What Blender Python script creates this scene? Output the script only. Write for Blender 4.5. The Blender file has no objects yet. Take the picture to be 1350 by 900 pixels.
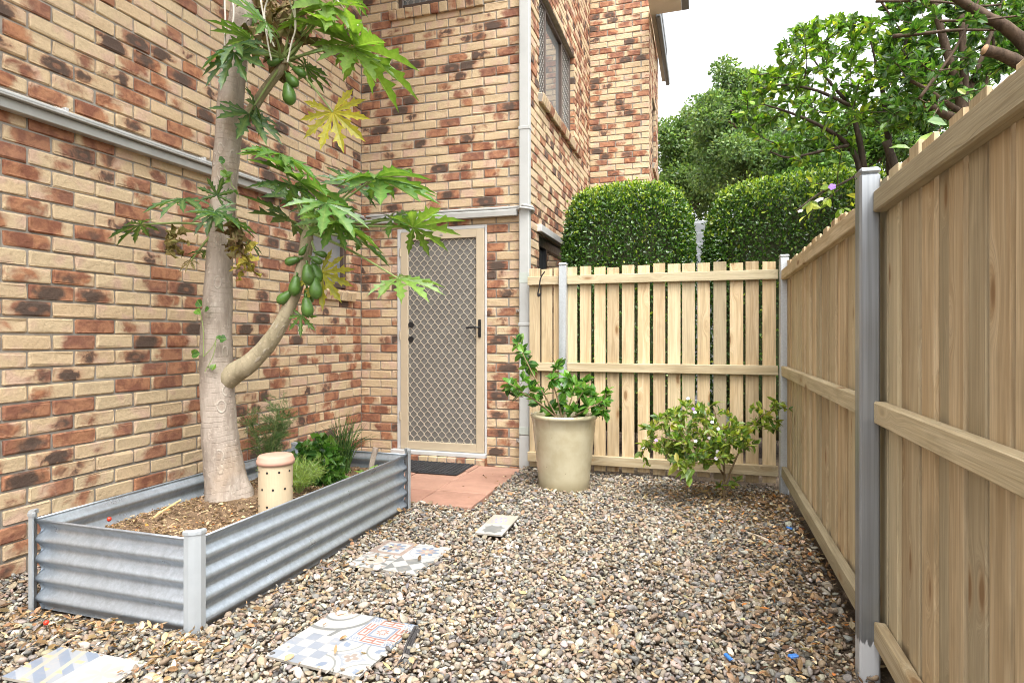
import bpy, math, random
import numpy as np
from mathutils import Vector
random.seed(7)
rng = np.random.default_rng(11)
R = math.radians
scene = bpy.context.scene
col = scene.collection

# ------------------------------------------------------------------ camera, sky, sun, exposure
F_PX = 806.0
YAW = math.atan(253 / F_PX)
SN, CS = math.sin(YAW), math.cos(YAW)
CAM_H = 1.19
cd = bpy.data.cameras.new('camera')
cam = bpy.data.objects.new('camera', cd)
col.objects.link(cam)
cam.location = (0, 0, CAM_H)
cam.rotation_euler = (R(90), 0, YAW)
cd.sensor_width = 36
cd.lens = F_PX / 1350 * 36
cd.shift_y = -7 / 1350
cd.clip_start = 0.05
cd.clip_end = 3000
scene.camera = cam

SUN_EL, SUN_AZ = 64, 150          # azimuth clockwise from +Y (behind the camera, to the right)
w = bpy.data.worlds.new('World')
scene.world = w
w.use_nodes = True
nt = w.node_tree
nt.nodes.clear()
sky = nt.nodes.new('ShaderNodeTexSky')
sky.sky_type = 'NISHITA'
sky.sun_disc = False
sky.sun_elevation = R(SUN_EL)
sky.sun_rotation = R(SUN_AZ)
sky.air_density = 1.0
sky.dust_density = 6.0
hs = nt.nodes.new('ShaderNodeHueSaturation')
hs.inputs['Saturation'].default_value = 0.10
bg = nt.nodes.new('ShaderNodeBackground')
bg.inputs['Strength'].default_value = 0.15
wo = nt.nodes.new('ShaderNodeOutputWorld')
nt.links.new(sky.outputs[0], hs.inputs['Color'])
nt.links.new(hs.outputs[0], bg.inputs[0])
nt.links.new(bg.outputs[0], wo.inputs[0])

sl = bpy.data.lights.new('sun', 'SUN')
sl.energy = 0.5
sl.angle = R(40)
sl.color = (1.0, 0.95, 0.88)
so = bpy.data.objects.new('sun', sl)
col.objects.link(so)
sd = Vector((math.sin(R(SUN_AZ)) * math.cos(R(SUN_EL)), math.cos(R(SUN_AZ)) * math.cos(R(SUN_EL)), math.sin(R(SUN_EL))))
so.rotation_euler = sd.to_track_quat('Z', 'Y').to_euler()
so.location = (2, -4, 9)

scene.view_settings.view_transform = 'Standard'
scene.view_settings.look = 'None'
scene.view_settings.exposure = 2.08
scene.view_settings.gamma = 1.0
scene.render.engine = 'CYCLES'
scene.cycles.max_bounces = 8
scene.cycles.diffuse_bounces = 4
scene.cycles.transparent_max_bounces = 12
scene.cycles.use_denoising = True
scene.cycles.denoising_prefilter = 'ACCURATE'
scene.cycles.filter_width = 1.0

# ------------------------------------------------------------------ helpers
def at(px, py, d):
    u = (px - 675) / F_PX
    return np.array((d * (-SN + u * CS), d * (CS + u * SN), CAM_H + (443 - py) * d / F_PX))

def nrm(v):
    v = np.asarray(v, float)
    return v / (np.linalg.norm(v, axis=-1, keepdims=True) + 1e-9)

class MB:
    def __init__(s):
        s.V = []; s.F = {}; s.M = {}; s.n = 0; s.A = {'bp': [], 'rnd': [], 'col': []}
    def add(s, V, faces, mat=0, bp=None, rnd=None, col=None):
        V = np.asarray(V, float).reshape(-1, 3)
        m = len(V)
        for f in ([faces] if isinstance(faces, np.ndarray) else faces):
            if isinstance(f, np.ndarray) and f.ndim == 2:
                arr = f
            else:
                arr = np.array([f])
            k = arr.shape[1]
            s.F.setdefault(k, []).append(arr + s.n)
            s.M.setdefault(k, []).append(np.full(len(arr), mat))
        s.V.append(V)
        for key, val in (('bp', bp), ('rnd', rnd), ('col', col)):
            if val is None:
                val = np.zeros((m, 3)) if key != 'col' else np.full((m, 3), .5)
            val = np.asarray(val, float)
            if val.ndim == 1:
                val = np.tile(val, (m, 1))
            s.A[key].append(val)
        s.n += m
    def build(s, name, mats, parent=None, smooth=False, attrs=('bp', 'rnd', 'col')):
        me = bpy.data.meshes.new(name)
        V = np.concatenate(s.V).astype(np.float32)
        me.vertices.add(len(V))
        me.vertices.foreach_set('co', V.ravel())
        loops, starts, tots, mi = [], [], [], []
        off = 0
        for k in sorted(s.F):
            a = np.concatenate(s.F[k])
            loops.append(a.ravel())
            starts.append(off + np.arange(len(a)) * k)
            tots.append(np.full(len(a), k))
            mi.append(np.concatenate(s.M[k]))
            off += a.size
        loops = np.concatenate(loops).astype(np.int32)
        starts = np.concatenate(starts).astype(np.int32)
        me.loops.add(len(loops))
        me.loops.foreach_set('vertex_index', loops)
        me.polygons.add(len(starts))
        me.polygons.foreach_set('loop_start', starts)
        me.polygons.foreach_set('loop_total', np.concatenate(tots).astype(np.int32))
        me.polygons.foreach_set('material_index', np.concatenate(mi).astype(np.int32))
        me.polygons.foreach_set('use_smooth', np.full(len(starts), bool(smooth)))
        for key in attrs:
            d = np.concatenate(s.A[key]).astype(np.float32)
            if key == 'col':
                at_ = me.attributes.new('col', 'FLOAT_COLOR', 'POINT')
                at_.data.foreach_set('color', np.concatenate([d, np.ones((len(d), 1), np.float32)], 1).ravel())
            else:
                at_ = me.attributes.new(key, 'FLOAT_VECTOR', 'POINT')
                at_.data.foreach_set('vector', d.ravel())
        me.update(calc_edges=True)
        me.validate()
        for m in (mats if isinstance(mats, (list, tuple)) else [mats]):
            me.materials.append(m)
        o = bpy.data.objects.new(name, me)
        col.objects.link(o)
        if parent is not None:
            o.parent = parent
            o.matrix_parent_inverse = parent_inv(parent)
        return o

def parent_inv(p):
    from mathutils import Matrix
    # every parent is unrotated; meshes sit at the origin, empties at their base
    if p.parent is not None or p.type != 'EMPTY':
        return Matrix.Identity(4)
    return Matrix.Translation(-Vector(p.location))

def tag(o, label=None, cat=None, group=None, kind=None):
    if label: o['label'] = label
    if cat: o['category'] = cat
    if group: o['group'] = group
    if kind: o['kind'] = kind
    return o

def thing(name, label, cat, loc, group=None):
    o = bpy.data.objects.new(name, None)
    col.objects.link(o)
    o.location = loc
    o.empty_display_size = .1
    return tag(o, label, cat, group)

# chamfered box topology
_sg = [(a, b, c) for a in (-1, 1) for b in (-1, 1) for c in (-1, 1)]
def _boxtopo():
    idx = {}
    for i, s in enumerate(_sg):
        for k in range(3):
            idx[(s, k)] = i * 3 + k
    faces = []
    for ax in range(3):
        for sg in (-1, 1):
            o = [k for k in range(3) if k != ax]
            q = []
            for a, b in ((-1, -1), (1, -1), (1, 1), (-1, 1)):
                s = [0, 0, 0]; s[ax] = sg; s[o[0]] = a; s[o[1]] = b
                q.append(idx[(tuple(s), ax)])
            faces.append(q)
    for ax in range(3):
        o = [k for k in range(3) if k != ax]
        for a in (-1, 1):
            for b in (-1, 1):
                s1 = [0, 0, 0]; s1[ax] = -1; s1[o[0]] = a; s1[o[1]] = b
                s2 = list(s1); s2[ax] = 1
                s1, s2 = tuple(s1), tuple(s2)
                faces.append([idx[(s1, o[0])], idx[(s2, o[0])], idx[(s2, o[1])], idx[(s1, o[1])]])
    for s in _sg:
        faces.append([idx[(s, 0)], idx[(s, 1)], idx[(s, 2)]])
    P = []
    for s in _sg:
        for k in range(3):
            P.append([s[j] * (1.0 if j == k else .8) for j in range(3)])
    P = np.array(P)
    out = []
    for f in faces:
        c = P[f].mean(0)
        n = np.cross(P[f[1]] - P[f[0]], P[f[2]] - P[f[0]])
        out.append(f if n @ c > 0 else f[::-1])
    return out
_BF = _boxtopo()
_BQ = np.array([f for f in _BF if len(f) == 4]); _BT = np.array([f for f in _BF if len(f) == 3])
_BS = np.array([s for s in _sg for k in range(3)], float)
_BI = np.array([[0 if j == k else 1 for j in range(3)] for s in _sg for k in range(3)], float)

def box(mb, c, dims, bev=.003, ax=None, mat=0, long=None, rnd=None, jit=0, col=None):
    """chamfered box; ax = 3x3 rows local axes; long = which local axis runs along the grain"""
    h = np.asarray(dims, float) / 2
    bev = min(bev, .45 * h.min() * 2)
    L = _BS * h - _BS * _BI * bev
    if jit:
        L = L + rng.normal(0, jit, L.shape)
    A = np.eye(3) if ax is None else np.asarray(ax, float)
    V = L @ A + np.asarray(c, float)
    if long is None:
        long = int(np.argmax(h))
    o = [k for k in range(3) if k != long]
    o.sort(key=lambda k: -h[k])
    bp = L[:, [long] + o]
    mb.add(V, [_BQ, _BT], mat, bp, rng.random(3) if rnd is None else rnd, col)

def box2(mb, a, b, **k):
    a = np.asarray(a, float); b = np.asarray(b, float)
    box(mb, (a + b) / 2, np.abs(b - a), **k)

def tube(mb, pts, rad, n=8, mat=0, cap=True, col=None, wob=0.0, rnd=None):
    pts = np.asarray(pts, float); m = len(pts)
    rad = np.full(m, rad) if np.isscalar(rad) else np.asarray(rad, float)
    t = np.gradient(pts, axis=0); t = nrm(t)
    up = np.array((0, 0, 1.0)) if abs(t[0][2]) < .9 else np.array((1.0, 0, 0))
    x = nrm(np.cross(up, t[0]))
    V, B = [], []
    ln = 0
    for i in range(m):
        x = nrm(x - t[i] * (x @ t[i])); y = np.cross(t[i], x)
        a = np.arange(n) / n * 2 * math.pi
        r = rad[i] * (1 + (rng.normal(0, wob, n) if wob else 0))
        V.append(pts[i] + (np.cos(a) * r)[:, None] * x + (np.sin(a) * r)[:, None] * y)
        if i: ln += np.linalg.norm(pts[i] - pts[i - 1])
        B.append(np.stack([np.full(n, ln), np.cos(a), np.sin(a)], 1))
    V = np.concatenate(V)
    q = []
    for i in range(m - 1):
        for j in range(n):
            k = (j + 1) % n
            q.append((i * n + j, i * n + k, (i + 1) * n + k, (i + 1) * n + j))
    F = [np.array(q)]
    if cap:
        F += [list(range(n))[::-1], [(m - 1) * n + j for j in range(n)]]
    mb.add(V, F, mat, np.concatenate(B), rng.random(3) if rnd is None else rnd, col)

def lathe(mb, c, prof, n=48, mat=0, axis=None, rnd=None, closed=False):
    c = np.asarray(c, float)
    z = np.array((0, 0, 1.)) if axis is None else nrm(axis)
    x = nrm(np.cross(z, (0.3, 1, .2))); y = np.cross(z, x)
    a = np.arange(n) / n * 2 * math.pi
    V, B = [], []
    for r, h in prof:
        V.append(c + (np.cos(a) * r)[:, None] * x + (np.sin(a) * r)[:, None] * y + h * z)
        B.append(np.stack([np.full(n, h), np.cos(a) * r, np.sin(a) * r], 1))
    q = []
    for i in range(len(prof) - 1):
        for j in range(n):
            k = (j + 1) % n
            q.append((i * n + j, i * n + k, (i + 1) * n + k, (i + 1) * n + j))
    mb.add(np.concatenate(V), [np.array(q)], mat, np.concatenate(B), rng.random(3) if rnd is None else rnd)

def smooth_path(pts, k=6):
    pts = np.asarray(pts, float)
    if len(pts) < 3:
        return np.array([pts[0] + (pts[-1] - pts[0]) * i / k for i in range(k + 1)])
    P = np.concatenate([[2 * pts[0] - pts[1]], pts, [2 * pts[-1] - pts[-2]]])
    out = []
    for i in range(1, len(P) - 2):
        for s in range(k):
            t = s / k
            out.append(.5 * ((2 * P[i]) + (-P[i - 1] + P[i + 1]) * t + (2 * P[i - 1] - 5 * P[i] + 4 * P[i + 1] - P[i + 2]) * t * t
                             + (-P[i - 1] + 3 * P[i] - 3 * P[i + 1] + P[i + 2]) * t ** 3))
    out.append(P[-2])
    return np.array(out)

LT = np.array([0, .3, .3, .3, .68, .68, .68, 1.0])
LS = np.array([0, -.95, 0, .95, -.88, 0, .88, 0.])
LQ = np.array([(1, 2, 5, 4), (2, 3, 6, 5)]); LTR = np.array([(0, 2, 1), (0, 3, 2), (4, 5, 7), (5, 6, 7)])
def leaves(mb, P, D, N, L, W, C, droop=.25, fold=.3, mat=0, lite=False):
    P = np.asarray(P, float); n = len(P)
    D = nrm(D); N = nrm(np.asarray(N) - D * (np.asarray(N) * D).sum(1, keepdims=True)); S = np.cross(D, N)
    L = np.broadcast_to(L, (n,))[:, None, None]; W = np.broadcast_to(W, (n,))[:, None, None]
    if lite:
        t = np.array([0, .45, .45, 1.0]); s = np.array([0, -1, 1, 0.]); Q = np.array([(0, 2, 3, 1)]); T = None
    else:
        t, s, Q, T = LT, LS, LQ, LTR
    k = len(t)
    t = t[None, :, None]; s = s[None, :, None]
    V = P[:, None] + D[:, None] * t * L + S[:, None] * s * W * .5 + N[:, None] * (np.abs(s) * W * .5 * fold - droop * t * t * L)
    off = (np.arange(n) * k)[:, None, None]
    F = [(Q[None] + off).reshape(-1, 4)]
    if T is not None:
        F.append((T[None] + off).reshape(-1, 3))
    C = np.repeat(np.asarray(C, float), k, 0)
    bp = np.tile(np.stack([t[0, :, 0], s[0, :, 0], 0 * t[0, :, 0]], 1), (n, 1))
    mb.add(V.reshape(-1, 3), F, mat, bp, np.repeat(rng.random((n, 3)), k, 0), C)

def pick(cols, n, p=None, var=.15):
    cols = np.asarray(cols, float)
    c = cols[rng.choice(len(cols), n, p=p)]
    return np.clip(c * (1 + rng.normal(0, var, (n, 1))) * (1 + rng.normal(0, var * .3, (n, 3))), .003, .9)

# ------------------------------------------------------------------ node helpers
def newmat(name):
    m = bpy.data.materials.new(name)
    m.use_nodes = True
    m.node_tree.nodes.clear()
    return m, m.node_tree

def nd(nt, typ, ins=None, **props):
    n = nt.nodes.new('ShaderNode' + typ)
    for k, v in props.items():
        setattr(n, k, v)
    for k, v in (ins or {}).items():
        if isinstance(v, bpy.types.NodeSocket):
            nt.links.new(v, n.inputs[k])
        elif v is not None:
            n.inputs[k].default_value = v
    return n

def mth(nt, op, a, b=None, c=None, clamp=False):
    n = nd(nt, 'Math', {0: a, 1: b, 2: c}, operation=op)
    n.use_clamp = clamp
    return n.outputs[0]

def vmath(nt, op, a, b=None):
    n = nd(nt, 'VectorMath', {0: a, 1: b}, operation=op)
    return n.outputs[0]

def mixc(nt, f, a, b, mode='MIX'):
    n = nt.nodes.new('ShaderNodeMix')
    n.data_type = 'RGBA'; n.blend_type = mode
    for sock, v in ((n.inputs[0], f), (n.inputs[6], a), (n.inputs[7], b)):
        if isinstance(v, bpy.types.NodeSocket): nt.links.new(v, sock)
        elif isinstance(v, (int, float)): sock.default_value = v
        else: sock.default_value = tuple(v)[:3] + (1,)
    return n.outputs[2]

def noise(nt, vec, scale, detail=3, rough=.55, dist=0):
    n = nd(nt, 'TexNoise', {'Vector': vec, 'Scale': scale, 'Detail': detail, 'Roughness': rough, 'Distortion': dist})
    return n.outputs[0]

def smooth(nt, v, a, b, lo=0., hi=1.):
    n = nd(nt, 'MapRange', {'Value': v, 'From Min': a, 'From Max': b, 'To Min': lo, 'To Max': hi}, interpolation_type='SMOOTHSTEP')
    return n.outputs[0]

def lin(nt, v, a, b, lo=0., hi=1.):
    n = nd(nt, 'MapRange', {'Value': v, 'From Min': a, 'From Max': b, 'To Min': lo, 'To Max': hi})
    return n.outputs[0]

def attr(nt, name):
    return nd(nt, 'Attribute', attribute_name=name)

def finish(nt, color, rough=.7, metal=0., bump=None, bstr=.3, bdist=.005, spec=.5, coat=0):
    b = nd(nt, 'BsdfPrincipled')
    for k, v in (('Base Color', color), ('Roughness', rough), ('Metallic', metal), ('Specular IOR Level', spec), ('Coat Weight', coat)):
        if isinstance(v, bpy.types.NodeSocket): nt.links.new(v, b.inputs[k])
        elif k == 'Base Color': b.inputs[k].default_value = tuple(v)[:3] + (1,)
        else: b.inputs[k].default_value = v
    if bump is not None:
        bn = nd(nt, 'Bump', {'Height': bump, 'Strength': bstr, 'Distance': bdist})
        nt.links.new(bn.outputs[0], b.inputs['Normal'])
    o = nd(nt, 'OutputMaterial')
    nt.links.new(b.outputs[0], o.inputs[0])
    return b

def objco(nt):
    return nd(nt, 'TexCoord').outputs['Object']

def plain(name, c, rough=.6, metal=0., var=.12, scale=9, bstr=.15, spec=.5, coat=0, bscale=120):
    m, nt = newmat(name)
    v = objco(nt)
    n1 = noise(nt, v, scale, 5, .6)
    f = lin(nt, n1, .3, .7, 1 - var, 1 + var)
    cc = nd(nt, 'VectorMath', {0: tuple(c), 'Scale': f}, operation='SCALE').outputs[0]
    r = lin(nt, noise(nt, v, scale * 3, 3), .3, .7, max(0, rough - .08), rough + .08)
    finish(nt, cc, r, metal, noise(nt, v, bscale, 3), bstr, .002, spec, coat)
    return m

def brick_mat():
    m, nt = newmat('tumbled_brick')
    bp = attr(nt, 'bp'); rn = attr(nt, 'rnd')
    sb = nd(nt, 'SeparateXYZ', {0: bp.outputs['Vector']}); sr = nd(nt, 'SeparateXYZ', {0: rn.outputs['Vector']})
    r1, r2, r3 = sr.outputs
    off = nd(nt, 'VectorMath', {0: rn.outputs['Vector'], 'Scale': 41.0}, operation='SCALE').outputs[0]
    vec = vmath(nt, 'ADD', bp.outputs['Vector'], off)
    n1 = noise(nt, vec, 13, 3, .55, .5)
    px = mth(nt, 'DIVIDE', mth(nt, 'SUBTRACT', sb.outputs[0], lin(nt, r2, 0, 1, -.085, .085)), .085)
    pz = mth(nt, 'DIVIDE', sb.outputs[1], .048)
    e = mth(nt, 'ADD', mth(nt, 'MULTIPLY', px, px), mth(nt, 'MULTIPLY', pz, pz))
    # r1: under ~.45 plain cream, above: ever more fired
    bias = nd(nt, 'ValToRGB', {0: r1})
    cr = bias.color_ramp; cr.interpolation = 'LINEAR'
    cr.elements[0].position = .34; cr.elements[0].color = (0, 0, 0, 1)
    cr.elements[1].position = 1.0; cr.elements[1].color = (1, 1, 1, 1)
    k = cr.elements.new(.38); k.color = (.5, .5, .5, 1)
    k = cr.elements.new(.66); k.color = (.66, .66, .66, 1)
    b1 = lin(nt, bias.outputs[0], 0, 1, -1.1, 1.06)
    P = mth(nt, 'ADD', mth(nt, 'SUBTRACT', mth(nt, 'MULTIPLY', n1, 1.5), mth(nt, 'MULTIPLY', e, .30)), b1)
    red = smooth(nt, P, .42, .95)
    n2 = noise(nt, vmath(nt, 'ADD', vec, (7.3, 2.1, 4.4)), 17, 2, .5, .8)
    px2 = mth(nt, 'DIVIDE', mth(nt, 'SUBTRACT', sb.outputs[0], lin(nt, r2, 0, 1, -.05, .05)), .06)
    pz2 = mth(nt, 'DIVIDE', mth(nt, 'ADD', sb.outputs[1], .004), .034)
    e2 = mth(nt, 'ADD', mth(nt, 'MULTIPLY', px2, px2), mth(nt, 'MULTIPLY', pz2, pz2))
    b2 = smooth(nt, r3, .28, .92, -1.0, .78)
    P2 = mth(nt, 'ADD', mth(nt, 'SUBTRACT', mth(nt, 'MULTIPLY', n2, 1.5), mth(nt, 'MULTIPLY', e2, .4)), b2)
    dark = mth(nt, 'MULTIPLY', smooth(nt, P2, .3, 1.15), smooth(nt, red, .45, 1.0))
    ring = mth(nt, 'MULTIPLY', smooth(nt, e2, .25, .02), mth(nt, 'GREATER_THAN', r2, .62))
    dark = mth(nt, 'MULTIPLY', dark, mth(nt, 'SUBTRACT', 1, mth(nt, 'MULTIPLY', ring, .55)))
    nf = noise(nt, vec, 55, 5, .65)
    n3 = noise(nt, vec, 12, 3, .55, .6)
    cream = mixc(nt, r3, (.52, .405, .255), (.49, .36, .22))
    cream = mixc(nt, smooth(nt, noise(nt, vec, 7, 2), .48, .7), cream, (.49, .34, .245))
    redc = mixc(nt, smooth(nt, n3, .36, .64), (.39, .185, .095), (.20, .078, .045))
    redc = mixc(nt, mth(nt, 'MULTIPLY', r2, .45), redc, (.22, .115, .085))
    c = mixc(nt, red, cream, redc)
    c = mixc(nt, mth(nt, 'MULTIPLY', dark, .9), c, mixc(nt, n3, (.035, .030, .030), (.10, .075, .055)))
    f = lin(nt, nf, .25, .75, .86, 1.10)
    c = nd(nt, 'VectorMath', {0: c, 'Scale': f}, operation='SCALE').outputs[0]
    st = noise(nt, objco(nt), 1.1, 5, .62)
    c = nd(nt, 'VectorMath', {0: c, 'Scale': lin(nt, st, .3, .7, .86, 1.08)}, operation='SCALE').outputs[0]
    # pitted, scuffed faces
    vo = nd(nt, 'TexVoronoi', {'Vector': vec, 'Scale': 70.0}, feature='F1').outputs['Distance']
    pit = mth(nt, 'MULTIPLY', smooth(nt, vo, .02, .16), 1.0)
    h = mth(nt, 'ADD', mth(nt, 'MULTIPLY', n1, 1.2), mth(nt, 'ADD', mth(nt, 'MULTIPLY', nf, .7), mth(nt, 'MULTIPLY', pit, .25)))
    finish(nt, c, .82, 0, h, .8, .007, .25)
    return m

def wood_mat(name, pale, mid, tint, knots=True, age=.5):
    m, nt = newmat(name)
    bp = attr(nt, 'bp'); rn = attr(nt, 'rnd')
    sr = nd(nt, 'SeparateXYZ', {0: rn.outputs['Vector']})
    off = nd(nt, 'VectorMath', {0: rn.outputs['Vector'], 'Scale': 57.0}, operation='SCALE').outputs[0]
    vk = vmath(nt, 'ADD', vmath(nt, 'MULTIPLY', bp.outputs['Vector'], (3.2, 9.5, 9.5)), off)
    vo = nd(nt, 'TexVoronoi', {'Vector': vk, 'Scale': 1.0, 'Randomness': 1.0}, voronoi_dimensions='3D')
    dist = vo.outputs['Distance']
    on = mth(nt, 'GREATER_THAN', nd(nt, 'SeparateColor', {0: vo.outputs['Color']}).outputs[0], .36)
    pull = mth(nt, 'MULTIPLY', smooth(nt, dist, .45, .05), on)
    vg = vmath(nt, 'ADD', vmath(nt, 'MULTIPLY', bp.outputs['Vector'], (1.6, 26, 26)), off)
    cx = nd(nt, 'CombineXYZ', {0: 0., 1: mth(nt, 'MULTIPLY', pull, 1.6), 2: 0.}).outputs[0]
    vg2 = vmath(nt, 'ADD', vg, cx)
    g = noise(nt, vg2, 1.0, 4, .6, .6)
    fine = noise(nt, vmath(nt, 'MULTIPLY', vg2, (2.5, 7, 7)), 1.0, 3, .6)
    blot = noise(nt, vmath(nt, 'ADD', vmath(nt, 'MULTIPLY', bp.outputs['Vector'], (3, 6, 6)), off), 1.0, 3, .6)
    c = mixc(nt, smooth(nt, g, .36, .62), pale, mid)
    c = mixc(nt, mth(nt, 'MULTIPLY', smooth(nt, sr.outputs[0], .25, .95), .75), c, mixc(nt, g, tint, tuple(x * .72 for x in tint)))
    c = mixc(nt, mth(nt, 'MULTIPLY', smooth(nt, blot, .5, .75), age), c, (.26, .20, .11))
    bright = lin(nt, sr.outputs[1], 0, 1, .76, 1.14)
    c = nd(nt, 'VectorMath', {0: c, 'Scale': mth(nt, 'MULTIPLY', bright, lin(nt, fine, .3, .7, .80, 1.12))}, operation='SCALE').outputs[0]
    if knots:
        kn = mth(nt, 'MULTIPLY', smooth(nt, dist, .17, .08), on)
        c = mixc(nt, mth(nt, 'MULTIPLY', kn, .75), c, (.13, .065, .025))
        c = mixc(nt, mth(nt, 'MULTIPLY', mth(nt, 'MULTIPLY', smooth(nt, dist, .28, .12), on), .3), c, (.30, .16, .06))
    finish(nt, c, .78, 0, mth(nt, 'ADD', g, mth(nt, 'MULTIPLY', fine, .8)), .5, .003, .25)
    return m

def foliage_mat(name, trans=.35, rough=.42, spec=.45, veins=False):
    m, nt = newmat(name)
    a = attr(nt, 'col')
    v = objco(nt)
    f = lin(nt, noise(nt, v, 38, 3), .3, .7, .8, 1.2)
    c = nd(nt, 'VectorMath', {0: a.outputs['Color'], 'Scale': f}, operation='SCALE').outputs[0]
    if veins:
        bp = attr(nt, 'bp')
        s = nd(nt, 'SeparateXYZ', {0: bp.outputs['Vector']})
        vn = smooth(nt, mth(nt, 'ABSOLUTE', s.outputs[1]), .16, .0)
        c = mixc(nt, mth(nt, 'MULTIPLY', vn, .35), c, (.32, .40, .13))
    p = nd(nt, 'BsdfPrincipled', {'Base Color': c, 'Roughness': rough, 'Specular IOR Level': spec})
    t = nd(nt, 'BsdfTranslucent', {'Color': nd(nt, 'VectorMath', {0: c, 1: (1.7, 1.75, .7)}, operation='MULTIPLY').outputs[0]})
    mx = nd(nt, 'MixShader', {0: trans, 1: p.outputs[0], 2: t.outputs[0]})
    o = nd(nt, 'OutputMaterial')
    nt.links.new(mx.outputs[0], o.inputs[0])
    return m

def stone_mat():
    m, nt = newmat('river_pebbles')
    a = attr(nt, 'col'); v = objco(nt)
    f = lin(nt, noise(nt, v, 60, 4, .65), .28, .72, .72, 1.25)
    c = nd(nt, 'VectorMath', {0: a.outputs['Color'], 'Scale': f}, operation='SCALE').outputs[0]
    finish(nt, c, .72, 0, noise(nt, v, 190, 3), .25, .002, .35)
    return m

def soil_mat(name, a, b):
    m, nt = newmat(name)
    v = objco(nt)
    n = noise(nt, v, 7, 6, .7); n2 = noise(nt, v, 65, 4, .7)
    c = mixc(nt, smooth(nt, n, .35, .65), a, b)
    c = mixc(nt, smooth(nt, n2, .56, .7), c, tuple(min(1, x * 2.1) for x in b))
    finish(nt, c, .95, 0, mth(nt, 'ADD', n2, n), .9, .02, .15)
    return m

def galv_mat(name, c=(.50, .525, .55), rough=.38, streak=True, dirt=.25, metal=.85):
    m, nt = newmat(name)
    v = objco(nt)
    sp = nd(nt, 'TexVoronoi', {'Vector': v, 'Scale': 130.0}).outputs['Color']
    spv = nd(nt, 'SeparateColor', {0: sp}).outputs[0]
    st = noise(nt, vmath(nt, 'MULTIPLY', v, (34, 34, 1.2)), 1.0, 4, .6)
    d = noise(nt, v, 4.5, 6, .65)
    f = mth(nt, 'MULTIPLY', lin(nt, spv, 0, 1, .93, 1.06), lin(nt, st, .3, .7, .86, 1.1))
    cc = nd(nt, 'VectorMath', {0: c, 'Scale': f}, operation='SCALE').outputs[0]
    cc = mixc(nt, mth(nt, 'MULTIPLY', smooth(nt, d, .52, .74), dirt), cc, (.30, .29, .27))
    r = lin(nt, d, .3, .7, rough - .06, rough + .14)
    finish(nt, cc, r, metal, noise(nt, v, 25, 3), .05, .003)
    return m

def glass_mat(name, c=(.10, .11, .12)):
    m, nt = newmat(name)
    finish(nt, c, .04, 0, None, spec=1.0)
    return m

def bark_mat(name, a, b, rings=False, sc=1.0):
    m, nt = newmat(name)
    bp = attr(nt, 'bp'); v = objco(nt)
    n = noise(nt, vmath(nt, 'MULTIPLY', v, (14 * sc, 14 * sc, 3.5 * sc)), 1.0, 6, .68)
    n2 = noise(nt, v, 45 * sc, 4, .65)
    c = mixc(nt, smooth(nt, n, .32, .66), a, b)
    c = mixc(nt, mth(nt, 'MULTIPLY', smooth(nt, n2, .55, .72), .5), c, tuple(x * 1.5 for x in b))
    h = mth(nt, 'ADD', n, mth(nt, 'MULTIPLY', n2, .6))
    if rings:
        s = nd(nt, 'SeparateXYZ', {0: bp.outputs['Vector']})
        wv = mth(nt, 'ADD', mth(nt, 'MULTIPLY', s.outputs[0], 34.0), mth(nt, 'MULTIPLY', noise(nt, v, 6, 2), 1.6))
        fr = mth(nt, 'FRACT', wv)
        ln = smooth(nt, mth(nt, 'ABSOLUTE', mth(nt, 'SUBTRACT', fr, .5)), .09, .0)
        ln = mth(nt, 'MULTIPLY', ln, smooth(nt, noise(nt, v, 13, 2), .42, .6))
        # leaf scars: pale half-moon rims spaced round the stem
        ang = nd(nt, 'Math', {0: s.outputs[2], 1: s.outputs[1]}, operation='ARCTAN2').outputs[0]
        vs = nd(nt, 'CombineXYZ', {0: mth(nt, 'MULTIPLY', s.outputs[0], 8.5), 1: mth(nt, 'MULTIPLY', ang, 1.1), 2: 0.}).outputs[0]
        vr = nd(nt, 'TexVoronoi', {'Vector': vs, 'Scale': 1.0, 'Randomness': .8})
        dd = vr.outputs['Distance']
        rim = mth(nt, 'MULTIPLY', smooth(nt, mth(nt, 'ABSOLUTE', mth(nt, 'SUBTRACT', dd, .27)), .07, .0), smooth(nt, n, .4, .55))
        core = smooth(nt, dd, .2, .05)
        c = mixc(nt, mth(nt, 'MULTIPLY', ln, .32), c, (.20, .15, .11))
        c = mixc(nt, mth(nt, 'MULTIPLY', rim, .55), c, (.46, .41, .34))
        c = mixc(nt, mth(nt, 'MULTIPLY', core, .35), c, (.24, .17, .12))
        h = mth(nt, 'ADD', h, mth(nt, 'SUBTRACT', mth(nt, 'MULTIPLY', rim, 1.1), mth(nt, 'MULTIPLY', ln, .5)))
        # mossy and rusty stains
        c = mixc(nt, mth(nt, 'MULTIPLY', smooth(nt, noise(nt, v, 5, 4), .55, .75), .35), c, (.30, .21, .13))
    finish(nt, c, .85, 0, h, .6, .006, .2)
    return m

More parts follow.
